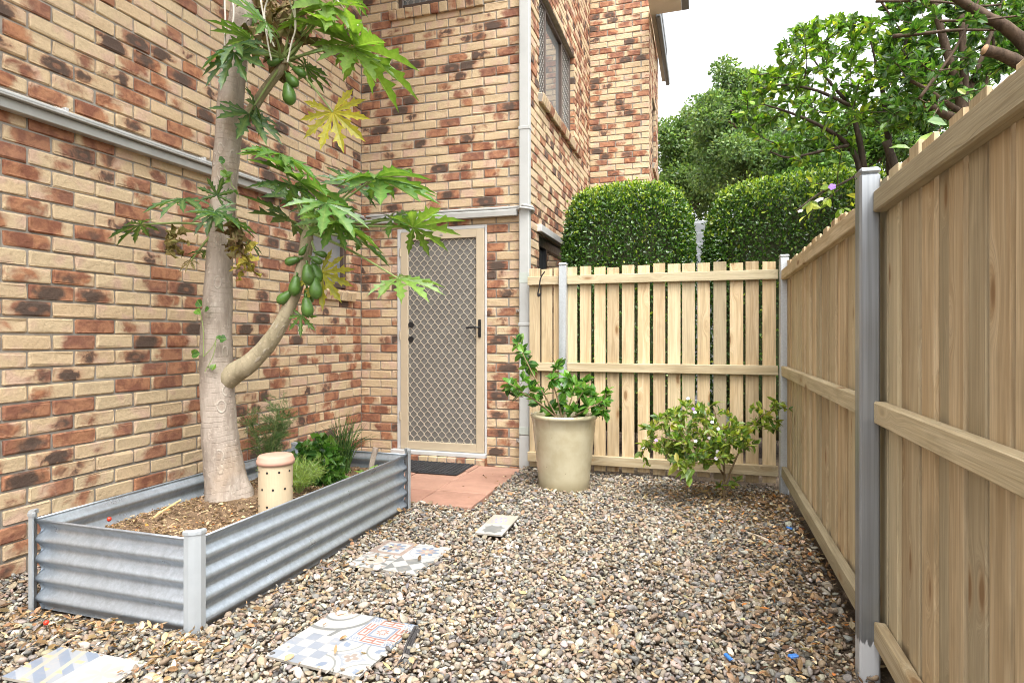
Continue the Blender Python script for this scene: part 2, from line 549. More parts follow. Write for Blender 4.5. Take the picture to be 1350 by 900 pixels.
M = {}
M['brick'] = brick_mat()
M['mortar'] = plain('mortar', (.26, .235, .20), .92, var=.18, scale=14, bstr=.5, spec=.15)
M['paling'] = wood_mat('treated_pine_paling', (.60, .465, .29), (.48, .35, .20), (.48, .41, .265), age=.35)
M['rail'] = wood_mat('treated_pine_rail', (.56, .46, .30), (.44, .34, .20), (.48, .415, .27), age=.5)
M['galv_post'] = galv_mat('galvanised_post', (.40, .415, .43), .42, dirt=.35)
M['galv_far'] = galv_mat('galvanised_post_pale', (.55, .58, .60), .42, dirt=.2)
M['corr'] = galv_mat('corrugated_steel', (.40, .445, .49), .31, dirt=.12, metal=.7)
M['bed_post'] = plain('pale_grey_steel', (.36, .385, .40), .45, .3, var=.06, spec=.5)
M['white'] = plain('white_paint', (.47, .47, .46), .45, var=.05, spec=.4)
M['offwhite'] = plain('weathered_white_pipe', (.37, .375, .36), .5, var=.07, scale=5)
M['greenish'] = plain('grey_green_primer', (.37, .40, .36), .6, var=.12)
M['beige'] = plain('beige_powdercoat', (.43, .355, .25), .42, var=.04)
M['flyscreen'] = plain('grey_flyscreen', (.145, .138, .125), .75, var=.08, bscale=700, bstr=.3)
M['grille'] = plain('beige_grille', (.50, .445, .345), .4, var=.04)
M['black'] = plain('black_metal', (.012, .012, .013), .38, var=.2)
M['rubber'] = plain('black_rubber', (.018, .018, .02), .75, var=.3, bscale=300, bstr=.8)
M['brown_frame'] = plain('brown_aluminium', (.075, .052, .04), .4, var=.1)
M['mesh_dark'] = plain('dark_mesh', (.30, .28, .25), .5, var=.1)
M['glass'] = glass_mat('window_glass', (.16, .17, .17))
M['glass_pale'] = plain('obscure_pane', (.17, .18, .18), .12, var=.1, spec=.8)
M['glass_dark'] = glass_mat('dark_window_glass', (.02, .022, .022))
M['curtain'] = plain('pale_curtain', (.62, .58, .50), .9, var=.1)
M['flash'] = plain('grey_flashing', (.37, .37, .35), .4, .2, var=.06)
M['soffit'] = plain('cream_soffit', (.52, .48, .40), .7, var=.04)
M['gutter'] = plain('charcoal_gutter', (.10, .11, .115), .4, var=.1)
M['terracotta'] = None
M['pot'] = None
M['soil'] = soil_mat('dark_soil', (.085, .06, .042), (.165, .125, .088))
M['bedsoil'] = soil_mat('bed_soil', (.13, .085, .05), (.23, .155, .095))
M['stone'] = stone_mat()
M['leaf'] = foliage_mat('glossy_leaf', .42, .38, .5, True)
M['hedge'] = foliage_mat('hedge_leaf', .28, .30, .6)
M['far_leaf'] = foliage_mat('far_leaf', .3, .5, .4)
M['papaya_leaf'] = foliage_mat('papaya_leaf', .38, .42, .45)
M['dead_leaf'] = foliage_mat('dry_leaf', .12, .85, .15)
M['fruit'] = plain('green_papaya_skin', (.065, .14, .022), .42, var=.25, scale=30, bstr=.1, spec=.5)
M['trunk'] = bark_mat('papaya_bark', (.225, .182, .145), (.36, .308, .256), True)
M['branch'] = bark_mat('papaya_green_bark', (.22, .185, .115), (.33, .28, .185), True, 1.2)
M['dark_bark'] = bark_mat('dark_bark', (.028, .021, .016), (.07, .052, .038), False, 2)
M['brown_bark'] = bark_mat('brown_bark', (.045, .030, .02), (.10, .068, .046), False, 2)
M['cut_wood'] = plain('cut_wood', (.40, .24, .13), .8, var=.2)
M['twig'] = bark_mat('twig_bark', (.16, .11, .06), (.26, .19, .11), False, 2)
M['stemgreen'] = plain('green_stalk', (.20, .26, .08), .5, var=.2)
M['drystalk'] = plain('dry_stalk', (.55, .50, .44), .8, var=.15)
M['petal'] = foliage_mat('petal', .3, .6, .2)
M['tile'] = None

def terracotta():
    m, nt = newmat('terracotta_paver')
    v = objco(nt); rn = attr(nt, 'rnd')
    s = nd(nt, 'SeparateXYZ', {0: rn.outputs['Vector']})
    n = noise(nt, v, 6, 5, .65); n2 = noise(nt, v, 45, 4, .6)
    c = mixc(nt, smooth(nt, n, .3, .7), (.295, .16, .115), (.215, .115, .08))
    c = mixc(nt, mth(nt, 'MULTIPLY', s.outputs[0], .4), c, (.40, .25, .18))
    c = mixc(nt, mth(nt, 'MULTIPLY', smooth(nt, n2, .55, .75), .5), c, (.26, .14, .09))
    finish(nt, c, .8, 0, mth(nt, 'ADD', n, mth(nt, 'MULTIPLY', n2, .4)), .5, .008, .3)
    return m
M['terracotta'] = terracotta()

def pot_mat():
    m, nt = newmat('cream_glaze')
    bp = attr(nt, 'bp'); s = nd(nt, 'SeparateXYZ', {0: bp.outputs['Vector']})
    v = objco(nt)
    drip = noise(nt, vmath(nt, 'MULTIPLY', v, (26, 26, 2.2)), 1.0, 4, .6)
    n = noise(nt, v, 8, 5, .6)
    hz = s.outputs[0]
    c = mixc(nt, smooth(nt, n, .35, .68), (.43, .385, .265), (.37, .325, .21))
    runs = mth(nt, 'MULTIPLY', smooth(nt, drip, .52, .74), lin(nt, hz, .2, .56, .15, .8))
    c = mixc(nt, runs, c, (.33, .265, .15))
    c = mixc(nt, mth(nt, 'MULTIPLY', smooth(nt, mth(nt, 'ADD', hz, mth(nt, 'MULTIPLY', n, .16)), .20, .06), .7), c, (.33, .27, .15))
    sp = nd(nt, 'TexVoronoi', {'Vector': v, 'Scale': 16.0}).outputs['Distance']
    c = mixc(nt, mth(nt, 'MULTIPLY', smooth(nt, sp, .06, .03), .7), c, (.12, .08, .04))
    finish(nt, c, .26, 0, n, .06, .004, .5, .3)
    return m
M['pot'] = pot_mat()

def tile_mat():
    m, nt = newmat('patchwork_tile_glaze')
    a = attr(nt, 'col'); v = objco(nt)
    d = noise(nt, v, 14, 6, .7)
    c = mixc(nt, mth(nt, 'MULTIPLY', smooth(nt, d, .5, .74), .35), a.outputs['Color'], (.40, .34, .27))
    finish(nt, c, lin(nt, d, .3, .7, .35, .6), 0, d, .05, .003)
    return m
M['tile'] = tile_mat()

# ------------------------------------------------------------------ ground
def ground_h(x, y):
    return .012 * np.sin(x * 2.1 + 1) * np.cos(y * 1.7) + .008 * np.sin(x * 5.3 + y * 3.1)

mb = MB()
gx = np.concatenate([[-400, -60, -12], np.linspace(-4, 3, 71), [12, 60, 400]])
gy = np.concatenate([[-300, -40, -6], np.linspace(-1, 7, 81), [14, 60, 500]])
X, Y = np.meshgrid(gx, gy, indexing='ij')
inn = (X > -4.1) & (X < 3.1) & (Y > -1.1) & (Y < 7.1)
Z = np.where(inn, ground_h(X, Y) - .028 + .006 * np.sin(X * 31) * np.sin(Y * 27 + X * 9), -.03)
n0, n1 = len(gx), len(gy)
ii, jj = np.meshgrid(np.arange(n0 - 1), np.arange(n1 - 1), indexing='ij')
q = np.stack([ii * n1 + jj, (ii + 1) * n1 + jj, (ii + 1) * n1 + jj + 1, ii * n1 + jj + 1], -1).reshape(-1, 4)
mb.add(np.stack([X, Y, Z], -1).reshape(-1, 3), q)
tag(mb.build('ground', M['soil'], smooth=True), kind='structure')

# ------------------------------------------------------------------ brick building
CO = .0857            # course height
WX, DY, CXN = -3.25, 5.35, -1.60   # left wall x, door wall y, corner x
FY, FX = 8.93, -.75                # far return wall y and x

def brick_topo():
    rings, F = 4, []
    for r in range(rings - 1):
        for j in range(8):
            k = (j + 1) % 8
            F.append((r * 8 + j, r * 8 + k, (r + 1) * 8 + k, (r + 1) * 8 + j))
    return np.array(F)
_BRQ = brick_topo()

def lay_brick(mb, O, s_ax, n_ax, s0, s1, z0, z1, depth=.10, mat=0, up=(0, 0, 1.), bpflip=False):
    hl, hh = (s1 - s0) / 2, (z1 - z0) / 2
    V, B = [], []
    up = np.asarray(up, float)
    tip = rng.normal(0, .0016); push = rng.normal(0, .0014)
    for dp, ins, cut in ((-depth, 0, .003), (-.0075, .0003, .004), (-.0022, .0026, .006), (0, .0075, .009)):
        a, b = hl - ins, hh - ins
        p = [(-a + cut, -b), (a - cut, -b), (a, -b + cut), (a, b - cut), (a - cut, b), (-a + cut, b), (-a, b - cut), (-a, -b + cut)]
        for (x, z) in p:
            jx, jz, jd = rng.normal(0, .0014, 3) if dp > -.05 else (0, 0, 0)
            V.append((x + jx, z + jz, dp + jd + push + tip * x / .12))
            B.append((x, z, dp) if not bpflip else (z, x, dp))
    V = np.array(V)
    c = np.asarray(O) + s_ax * (s0 + s1) / 2 + up * (z0 + z1) / 2
    W = c + V[:, :1] * s_ax + V[:, 1:2] * up + V[:, 2:3] * n_ax
    flip = np.cross(s_ax, up) @ n_ax < 0
    Q = _BRQ if not flip else _BRQ[:, ::-1]
    cap = list(range(24, 32)) if not flip else list(range(24, 32))[::-1]
    mb.add(W, [Q, cap], mat, np.array(B), rng.random(3))

def wall(O, s_ax, n_ax, s0, s1, nz, openings=(), phase=0., start=None, end=None, i0=-1):
    """running bond of real bricks with raked mortar; start/end: parity at which that end gives way at an outside corner"""
    mb = MB()
    O = np.asarray(O, float); s_ax = np.asarray(s_ax, float); n_ax = np.asarray(n_ax, float)
    up = np.array((0, 0, 1.))
    for i in range(i0, nz):
        z0, z1 = i * CO + .005, (i + 1) * CO - .005
        par = i % 2
        a0 = s0 + (.12 if start is not None and par == start else 0)
        a1 = s1 - (.12 if end is not None and par == end else 0)
        spans = [(a0, a1)]; msp = [(s0 + (.007 if start is not None else -.02), s1 - (.007 if end is not None else -.02))]
        for (sa, sb, za, zb) in openings:
            mid = (z0 + z1) / 2
            if za < mid < zb:
                def cut(L):
                    out = []
                    for (p, q_) in L:
                        if sb <= p or sa >= q_: out.append((p, q_)); continue
                        if sa > p: out.append((p, sa))
                        if sb < q_: out.append((sb, q_))
                    return out
                spans, msp = cut(spans), cut(msp)
        for (p, q_) in spans:
            j = math.floor((p - phase - par * .12) / .24) * .24 + phase + par * .12
            cuts = [p]
            while j < q_ + .3:
                if p + .045 < j < q_ - .045: cuts.append(j)
                j += .24
            cuts.append(q_)
            for k in range(len(cuts) - 1):
                b0 = cuts[k] + (.005 if k > 0 else 0); b1 = cuts[k + 1] - (.005 if k < len(cuts) - 2 else 0)
                jz = rng.normal(0, .0013)
                lay_brick(mb, O, s_ax, n_ax + 0, b0, b1, z0 + jz, z1 + jz)
        for (p, q_) in msp:
            m0 = O - n_ax * .0095
            zz0, zz1 = i * CO, (i + 1) * CO
            Q = [m0 + s_ax * p + up * zz0, m0 + s_ax * q_ + up * zz0, m0 + s_ax * q_ + up * zz1, m0 + s_ax * p + up * zz1]
            mb.add(Q, [[0, 1, 2, 3]], 1)
    for (sa, sb, za, zb) in openings:     # mortar returns in the reveals
        za = round(za / CO) * CO; zb = round(zb / CO) * CO
        sa2, sb2, za2, zb2 = sa - .006, sb + .006, za - .001, zb + .001
        c = [(sa2, za2), (sb2, za2), (sb2, zb2), (sa2, zb2)]
        for k in range(4):
            (p, zp), (q_, zq) = c[k], c[(k + 1) % 4]
            if p < s0 or q_ > s1 + .01: continue
            a = O + s_ax * p + up * zp; b = O + s_ax * q_ + up * zq
            mb.add([a - n_ax * .008, b - n_ax * .008, b - n_ax * .14, a - n_ax * .14], [[0, 1, 2, 3]], 1)
    return mb

bld = thing('brick_building', 'tall cream and burnt red brick building with brown window frames and a screen door', 'building', (-3.25, 5.35, 0))
NZ = 72
ex, ey, ez = np.eye(3)
# openings, in wall coordinates
LW = (4.52, 5.14, 19 * CO, 26 * CO)               # left wall window (s = world y)
wall((WX, 0, 0), ey, ex, .5, DY, NZ, [LW], phase=.05).build('wall', [M['brick'], M['mortar']], bld)
DR = (-2.845, -1.925, 1 * CO, 26 * CO)
UW = (-2.86, -2.02, 51 * CO, 62 * CO)
wall((0, DY, 0), ex, -ey, WX, CXN, NZ, [DR, UW], phase=CXN + .005, end=1).build('wall', [M['brick'], M['mortar']], bld)
SW = (6.03, 7.80, 43 * CO, 56 * CO)
GW = (6.02, 8.60, -1 * CO, 26 * CO)
wall((CXN, 0, 0), ey, ex, DY, FY, NZ, [SW, GW], phase=DY - .125, start=0).build('wall', [M['brick'], M['mortar']], bld)
wall((0, FY, 0), ex, -ey, CXN, FX, NZ + 1, [], phase=FX + .005, end=1).build('wall', [M['brick'], M['mortar']], bld)
FW = (9.55, 10.25, 45 * CO, 57 * CO)
wall((FX, 0, 0), ey, ex, FY, 10.75, NZ + 1, [FW], phase=FY - .125, start=0).build('wall', [M['brick'], M['mortar']], bld)

# sills: bricks on edge, sloping out
def sill(O, s_ax, n_ax, s0, s1, ztop, proj=.045, t=.112, parent=None):
    mb = MB()
    n = max(2, round((s1 - s0) / .0857)); st = (s1 - s0) / n
    tilt = R(14)
    up = np.array((0, 0, 1.))
    nz = n_ax * math.cos(tilt) - up * math.sin(tilt); uz = up * math.cos(tilt) + n_ax * math.sin(tilt)
    for k in range(n):
        a = np.asarray(O) + s_ax * (s0 + (k + .5) * st) + up * (ztop - .03) + n_ax * (proj - .1)
        box(mb, a - uz * t * .32, (st - .009, .22, t * .8), bev=.006, ax=[s_ax, nz, uz], long=1, jit=.0012)
    a = np.asarray(O) + s_ax * (s0 + s1) / 2 + up * (ztop - .03) + n_ax * (proj - .104)
    box(mb, a - uz * t * .33, (s1 - s0 - .004, .212, t * .74), bev=.002, ax=[s_ax, nz, uz], mat=1)
    return mb.build('window_sill', [M['brick'], M['mortar']], parent)

# window beside the corner, ground floor left wall
def frame4(mb, O, s_ax, n_ax, sa, sb, za, zb, wd, dp, back):
    O = np.asarray(O, float); up = np.array((0, 0, 1.))
    A = [s_ax, n_ax, up]
    cn = O + n_ax * (back)
    box(mb, cn + s_ax * (sa + wd / 2) + up * (za + zb) / 2, (wd, dp, zb - za), .003, A)
    box(mb, cn + s_ax * (sb - wd / 2) + up * (za + zb) / 2, (wd, dp, zb - za), .003, A)
    box(mb, cn + s_ax * (sa + sb) / 2 + up * (za + wd / 2), (sb - sa - 2 * wd, dp - .002, wd), .003, A)
    box(mb, cn + s_ax * (sa + sb) / 2 + up * (zb - wd / 2), (sb - sa - 2 * wd, dp - .002, wd), .003, A)

def pane(O, s_ax, n_ax, sa, sb, za, zb, back, m, parent, name='pane'):
    mb = MB(); up = np.array((0, 0, 1.))
    box(mb, np.asarray(O) + n_ax * back + s_ax * (sa + sb) / 2 + up * (za + zb) / 2, (sb - sa, .006, zb - za), .0008, [s_ax, n_ax, up])
    return mb.build(name, m, parent)

def grille(O, s_ax, n_ax, sa, sb, za, zb, back, pitch, vper, wd, m, parent, name='grille'):
    """expanded diamond grille: mirrored wavy strands that touch at the nodes"""
    mb = MB(); up = np.array((0, 0, 1.)); O = np.asarray(O, float)
    n = int(round((sb - sa) / pitch)); pitch = (sb - sa) / n
    zs = np.arange(za, zb + 1e-6, vper / 8)
    for i in range(n + 1):
        sg = 1 if i % 2 else -1
        ph = np.sin((zs - za) / vper * 2 * math.pi)
        off = sg * pitch / 2 * np.sign(ph) * np.abs(ph) ** .8
        c = np.clip(sa + i * pitch + off, sa, sb)
        V = []
        for s, z in zip(c, zs):
            for a, b in ((-wd / 2, -.002), (wd / 2, -.002), (wd / 2, .002), (-wd / 2, .002)):
                V.append(O + s_ax * (s + a) + n_ax * (back + b) + up * z)
        q = []
        for k in range(len(zs) - 1):
            for j in range(4):
                q.append((k * 4 + j, k * 4 + (j + 1) % 4, k * 4 + 4 + (j + 1) % 4, k * 4 + 4 + j))
        mb.add(V, np.array(q))
    return mb.build(name, m, parent)

def window(O, s_ax, n_ax, sa, sb, za, zb, m_pane, mesh=True, mull=None, back=-.085, meshspan=None, curtain=False):
    mb = MB()
    frame4(mb, O, s_ax, n_ax, sa, sb, za, zb, .045, .06, back)
    wf = mb.build('window', M['brown_frame'], bld)
    pane(O, s_ax, n_ax, sa + .043, sb - .043, za + .043, zb - .043, back - .012, m_pane, wf)
    if mull:
        mb = MB(); up = np.array((0, 0, 1.))
        for s in mull:
            mb = MB()
            box(mb, np.asarray(O) + n_ax * (back + .002) + s_ax * s + up * (za + zb) / 2, (.05, .052, zb - za - .094), .003, [s_ax, n_ax, up])
            mb.build('mullion', M['brown_frame'], wf)
    for (p, q_) in (meshspan or []):
        grille(O, s_ax, n_ax, p, q_, za + .045, zb - .045, back + .016, .034, .085, .007, M['mesh_dark'], wf)
    return wf

o3 = np.array
w1 = window((WX, 0, 0), ey, ex, LW[0], LW[1], LW[2] + .02, LW[3], M['glass_pale'], back=-.07)
sill((WX, 0, 0), ey, ex, 4.46, 5.20, LW[2] + .025, parent=w1)
w2 = window((0, DY, 0), ex, -ey, UW[0], UW[1], UW[2] + .01, UW[3], M['glass_pale'], back=-.07, mull=[-2.36], meshspan=[(-2.815, -2.385)])
sill((0, DY, 0), ex, -ey, -2.93, -1.95, UW[2] + .02, parent=w2)
w3 = window((CXN, 0, 0), ey, ex, SW[0], SW[1], SW[2] - .01, SW[3], M['glass'], back=-.085, mull=[6.50, 7.32], meshspan=[(6.075, 6.475), (7.345, 7.755)])
sill((CXN, 0, 0), ey, ex, 5.98, 8.08, SW[2] + .005, proj=.055, parent=w3)
mb = MB()
box2(mb, (CXN - .13, SW[0] - .15, SW[3] + .002), (CXN - .004, SW[1] + .28, SW[3] + .012), bev=.002)
mb.build('lintel', M['mortar'], w3)
w4 = window((FX, 0, 0), ey, ex, FW[0], FW[1], FW[2] + .01, FW[3], M['glass'], back=-.07)
sill((FX, 0, 0), ey, ex, FW[0] - .06, FW[1] + .06, FW[2] + .01, parent=w4)
# ground floor opening on the side wall: dark frame, glass, white beam above
mb = MB()
frame4(mb, (CXN, 0, 0), ey, ex, 6.04, 8.58, .1, 26 * CO - .01, .09, .07, -.06)
box2(mb, (CXN - .09, 6.42, .19), (CXN - .03, 6.48, 26 * CO - .1), bev=.003)
gw = mb.build('window', M['black'], bld)
pane((CXN, 0, 0), ey, ex, 6.125, 8.495, .185, 26 * CO - .095, -.07, M['glass_dark'], gw)
mb = MB()
box2(mb, (CXN - .02, 5.93, 26 * CO + .012), (CXN + .05, 8.9, 26 * CO + .085), bev=.004)
mb.build('beam', M['white'], bld)

# door
dr = None
mb = MB()
up = ez
A = [ex, -ey, up]
x0, x1, zb_, zt_ = -2.845, -1.925, .10, 26 * CO
box2(mb, (x0, DY - .012, zb_), (x0 + .035, DY + .10, zt_), bev=.003)
box2(mb, (x1 - .02, DY - .006, zb_), (x1, DY + .10, zt_), bev=.003)
box2(mb, (x0 + .0355, DY - .008, zt_ - .035), (x1 - .0205, DY + .10, zt_ - .002), bev=.003)
box2(mb, (x0 - .05, DY - .06, .062), (x1 + .004, DY + .10, .0985), bev=.004)
dr = mb.build('door', M['white'], bld)
mb = MB()
a0, a1, b0, b1 = x0 + .037, x1 - .022, .103, zt_ - .038
frame4(mb, (0, DY, 0), ex, -ey, a0, a1, b0, b1, .078, .035, .0)
box(mb, (a0 + (a1 - a0) / 2, DY - .019, b1 - .04), (.03, .004, .018), .001, mat=1)
mb.build('screen_frame', [M['beige'], M['mesh_dark']], dr)
mb = MB()
box2(mb, (a0 + .076, DY + .008, b0 + .076), (a1 - .076, DY + .012, b1 - .076), bev=.0005)
mb.build('flyscreen', M['flyscreen'], dr)
grille((0, DY, 0), ex, -ey, a0 + .078, a1 - .078, b0 + .078, b1 - .078, .001,   .0372, .0935, .0060, M['grille'], dr)
mb = MB()
hx = a1 - .04
box2(mb, (hx - .014, DY - .030, 1.18), (hx + .014, DY - .0185, 1.345), bev=.004)
tube(mb, [(hx, DY - .03, 1.27), (hx, DY - .065, 1.27)], .009, 10)
tube(mb, smooth_path([(hx, DY - .06, 1.27), (hx - .03, DY - .066, 1.272), (hx - .12, DY - .06, 1.268)], 4), [.009] * 9, 10)
tube(mb, [(hx, DY - .03, 1.215), (hx, DY - .038, 1.215)], .008, 12)
mb.build('handle', M['black'], dr)
for z in (.42, 1.2, 2.0):
    mb = MB()
    tube(mb, [(a0 - .002, DY - .020, z - .04), (a0 - .002, DY - .020, z + .04)], .008, 10)
    mb.build('hinge', M['beige'], dr)
for z in (1.30, 1.16):   # lock furniture of the inner door, seen as dark discs at the screen
    mb = MB()
    tube(mb, [(a0 + .105, DY + .0075, z), (a0 + .105, DY - .006, z)], .028, 16)
    mb.build('lock', M['black'], dr)
# brick-on-edge step under the door
mb = MB()
for k in range(10):
    xx = x0 - .02 + k * .0955
    box(mb, (xx + .043, DY - .03, .012), (.083, .12, .095), .006, jit=.001, long=2)
box2(mb, (x0 - .02, DY - .08, -.03), (x1, DY + .02, .052), bev=.002, mat=1)
mb.build('doorstep', [M['brick'], M['mortar']], bld)

# flashing strip and conduit
mb = MB()
box2(mb, (WX + .002, .5, 2.285), (WX + .055, DY - .058, 2.335), bev=.003)
box2(mb, (WX + .002, DY - .055, 2.285), (CXN - .02, DY - .003, 2.335), bev=.003)
box2(mb, (WX + .002, .5, 2.336), (WX + .085, DY - .03, 2.345), bev=.002)
mb.build('flashing', M['flash'], bld)
mb = MB()
tube(mb, smooth_path([(WX + .02, .5, 2.372), (WX + .02, 3, 2.372), (WX + .02, DY - .12, 2.372), (WX + .12, DY - .02, 2.372), (-2.4, DY - .02, 2.37),
                      (-1.66, DY - .02, 2.365), (CXN + .06, DY - .10, 2.36), (CXN + .125, DY - .05, 2.35), (CXN + .10, DY + .06, 2.345), (CXN + .03, DY + .12, 2.34)], 6), .0125, 10)
cdt = mb.build('conduit', M['offwhite'], bld, smooth=True)
mb = MB()
tube(mb, smooth_path([(WX + .13, DY - .02, 2.348), (-2.4, DY - .022, 2.345), (-1.70, DY - .022, 2.342), (CXN + .05, DY - .115, 2.335), (CXN + .135, DY - .06, 2.325),
                      (CXN + .1, DY + .06, 2.32), (CXN + .03, DY + .12, 2.32)], 6), .010, 10)
mb.build('conduit', M['offwhite'], bld, smooth=True)
for y in (1.2, 2.36, 3.3, 4.3):
    mb = MB()
    tube(mb, [(WX + .02, y - .03, 2.372), (WX + .02, y + .03, 2.372)], .0155, 10)
    box(mb, (WX + .018, y + .024, 2.388), (.03, .02, .022), .002)
    mb.build('conduit_clip', M['white'], cdt)
# downpipe at the corner
mb = MB()
box2(mb, (CXN + .008, DY - .075, .299), (CXN + .105, DY - .008, 5.9), bev=.008)
dp = mb.build('downpipe', M['offwhite'], bld)
for za, zb in ((1.66, 1.77), (.30, .38)):
    mb = MB()
    box2(mb, (CXN + .0065, DY - .0765, za), (CXN + .1065, DY - .0065, zb), bev=.008)
    mb.build('primer_patch', M['greenish'], dp)
for za, zb, e in ((-.02, .298, -.002), (1.28, 1.31, .004), (3.05, 3.08, .004)):
    mb = MB()
    box2(mb, (CXN + .008 - e, DY - .075 - e, za), (CXN + .105 + e, DY - .008 + e, zb), bev=.003)
    mb.build('pipe_collar', M['offwhite'], dp)
for z in (1.42, .24):
    mb = MB()
    tube(mb, [(CXN + .01, DY - .08, z), (CXN - .03, DY - .012, z)], .006, 8)
    box(mb, (CXN - .018, DY - .02, z), (.03, .02, .03), .003)
    mb.build('bracket', M['mesh_dark'], dp)
# eaves
mb = MB()
box2(mb, (FX + .012, FY - .55, 5.83), (-.30, FY + .12, 5.86), bev=.004)
mb.build('soffit', M['soffit'], bld)
mb = MB()
box2(mb, (-.298, FY - .55, 5.83), (-.20, FY + .12, 5.95), bev=.006)
mb.build('gutter', M['gutter'], bld)
mb = MB()
box2(mb, (FX + .012, FY + .14, 5.88), (-.67, 11.6, 5.91), bev=.004)
mb.build('soffit', M['soffit'], bld)
mb = MB()
box2(mb, (-.668, FY + .14, 5.80), (-.60, 11.6, 5.95), bev=.01)
mb.build('gutter', M['gutter'], bld)
mb = MB()
box2(mb, (-6, -1, 6.24), (CXN + .05, 12, 6.4), bev=.02)
box2(mb, (CXN + .051, FY - .05, 6.33), (-.64, 11.6, 6.49), bev=.02)
mb.build('roof', M['gutter'], bld)

# ------------------------------------------------------------------ paving by the door
mb = MB()
for i, xx in enumerate((-3.22, -2.80, -2.38, -1.96)):
    for j in range(4):
        y0 = 3.96 + j * .345 + (0 if i == 3 else .0)
        box2(mb, (xx + .003, y0 + .003, -.05), (xx + .42 - .003, min(y0 + .342, DY - .10), .008 + rng.normal(0, .0015)), bev=.006, jit=.0012)
tag(mb.build('pavement', M['terracotta']), kind='structure')
dm = thing('door_mat', 'black ribbed rubber mat lying on the terracotta paving at the screen door', 'door mat', (-2.3, 5.08, .01))
mb = MB()
box2(mb, (-2.78, 4.80, .011), (-2.00, 5.24, .019), bev=.003)
for k in range(19):
    x = -2.76 + k * .0408
    box2(mb, (x, 4.82, .0192), (x + .02, 5.22, .026), bev=.003)
for k in range(9):
    y = 4.84 + k * .046
    box2(mb, (-2.77, y, .0192), (-2.01, y + .008, .0235), bev=.002)
mb.build('mat', M['rubber'], dm)

# ------------------------------------------------------------------ timber fences
def post(mb, x0, x1, y0, y1, z0, z1):
    box2(mb, (x0, y0, z0), (x1, y1, z1), bev=.007)

bf = thing('timber_fence', 'pale timber paling fence between the brick corner and the corner post, hedges behind it', 'fence', (-.45, 5.22, 0))
BY = 5.225
mb = MB()
x = -1.478
while x < .52:
    wd = rng.normal(.099, .002)
    top = 1.785 + rng.normal(0, .006)
    box2(mb, (x, BY, .035 + rng.normal(0, .008)), (x + wd, BY + .014, top), bev=.002, jit=.0008, long=2)
    x += wd + abs(rng.normal(.021, .007)) if x > -1.2 else wd + .012
mb.build('palings', M['paling'], bf)
for (a, b) in ((1.638, 1.713), (.885, .96), (.09, .17)):
    for (xa, xb) in ((-1.485, -1.20), (-1.128, .555)):
        mb = MB()
        box2(mb, (xa, BY - .0405, a), (xb, BY - .0005, b), bev=.003, jit=.001)
        mb.build('rail', M['rail'], bf)
mb = MB()
post(mb, -1.198, -1.130, BY - .07, BY - .001, -.1, 1.80)
box2(mb, (-1.201, BY - .073, 1.80), (-1.127, BY + .002, 1.822), bev=.008)
mb.build('post', M['galv_far'], bf)

rf = thing('timber_fence', 'long pale timber paling fence running toward the viewer beside the gravel', 'fence', (.6, 2.6, 0))
mb = MB()
y = .2
while y < 5.18:
    wd = rng.normal(.099, .0025)
    top = 1.752 + rng.normal(0, .010) + .014 * (y / 5)
    lap = rng.random() < .16
    box2(mb, (.612 + (.013 if lap else 0), y, .03), (.626 + (.013 if lap else 0), y + wd, top), bev=.002, jit=.0009, long=2)
    gap = -.012 if lap else rng.uniform(.014, .030)
    if not lap:
        box2(mb, (.6405, y + wd - .03, .03), (.654, y + wd + gap + .03, top - .02), bev=.002, long=2)
    y += wd + gap
mb.build('palings', M['paling'], rf)
for (a, b) in ((1.625, 1.70), (.885, .96), (.105, .185)):
    for (ya, yb) in ((.2, 2.437), (2.520, 5.13)):
        mb = MB()
        box2(mb, (.570, ya, a), (.6105, yb, b), bev=.004, jit=.001)
        mb.build('rail', M['rail'], rf)
def post_mat():
    m, nt = newmat('galvanised_post_splashed')
    v = objco(nt)
    s = nd(nt, 'SeparateXYZ', {0: v})
    st = noise(nt, vmath(nt, 'MULTIPLY', v, (60, 60, .8)), 1.0, 4, .6)
    d = noise(nt, v, 6, 5, .65)
    c = nd(nt, 'VectorMath', {0: (.31, .33, .35), 'Scale': lin(nt, st, .3, .7, .7, 1.15)}, operation='SCALE').outputs[0]
    zz = mth(nt, 'ADD', s.outputs[2], mth(nt, 'MULTIPLY', noise(nt, vmath(nt, 'MULTIPLY', v, (70, 70, 14)), 1, 3), .09))
    sp = smooth(nt, zz, .155, .145)
    c = mixc(nt, mth(nt, 'MULTIPLY', sp, .85), c, (.52, .52, .52))
    met = lin(nt, sp, 0, 1, .8, 0.)
    finish(nt, c, lin(nt, d, .3, .7, .36, .52), met, d, .05, .003)
    return m
M['post_splash'] = post_mat()
mb = MB()
post(mb, .528, .594, 2.440, 2.516, -.1, 1.765)
box2(mb, (.526, 2.438, 1.7645), (.596, 2.518, 1.788), bev=.009)
mb.build('post', M['post_splash'], rf)
mb = MB()
post(mb, .560, .628, 5.132, 5.205, -.1, 1.80)
box2(mb, (.557, 5.129, 1.80), (.631, 5.208, 1.822), bev=.009)
mb.build('post', M['galv_far'], rf)
# cable hook hanging on the top rail
ck = MB()
hk = smooth_path([at(718, 358, 5.27), at(713, 366, 5.27), at(711, 378, 5.27), at(709, 388, 5.27), at(711, 390, 5.26), at(713, 386, 5.26)], 5)
tube(ck, hk, .006, 8)
box(ck, at(710, 389, 5.265), (.02, .012, .03), .004)
tag(ck.build('cable_hook', M['black']), 'thin black hook hanging over the top fence rail beside the downpipe', 'hook')

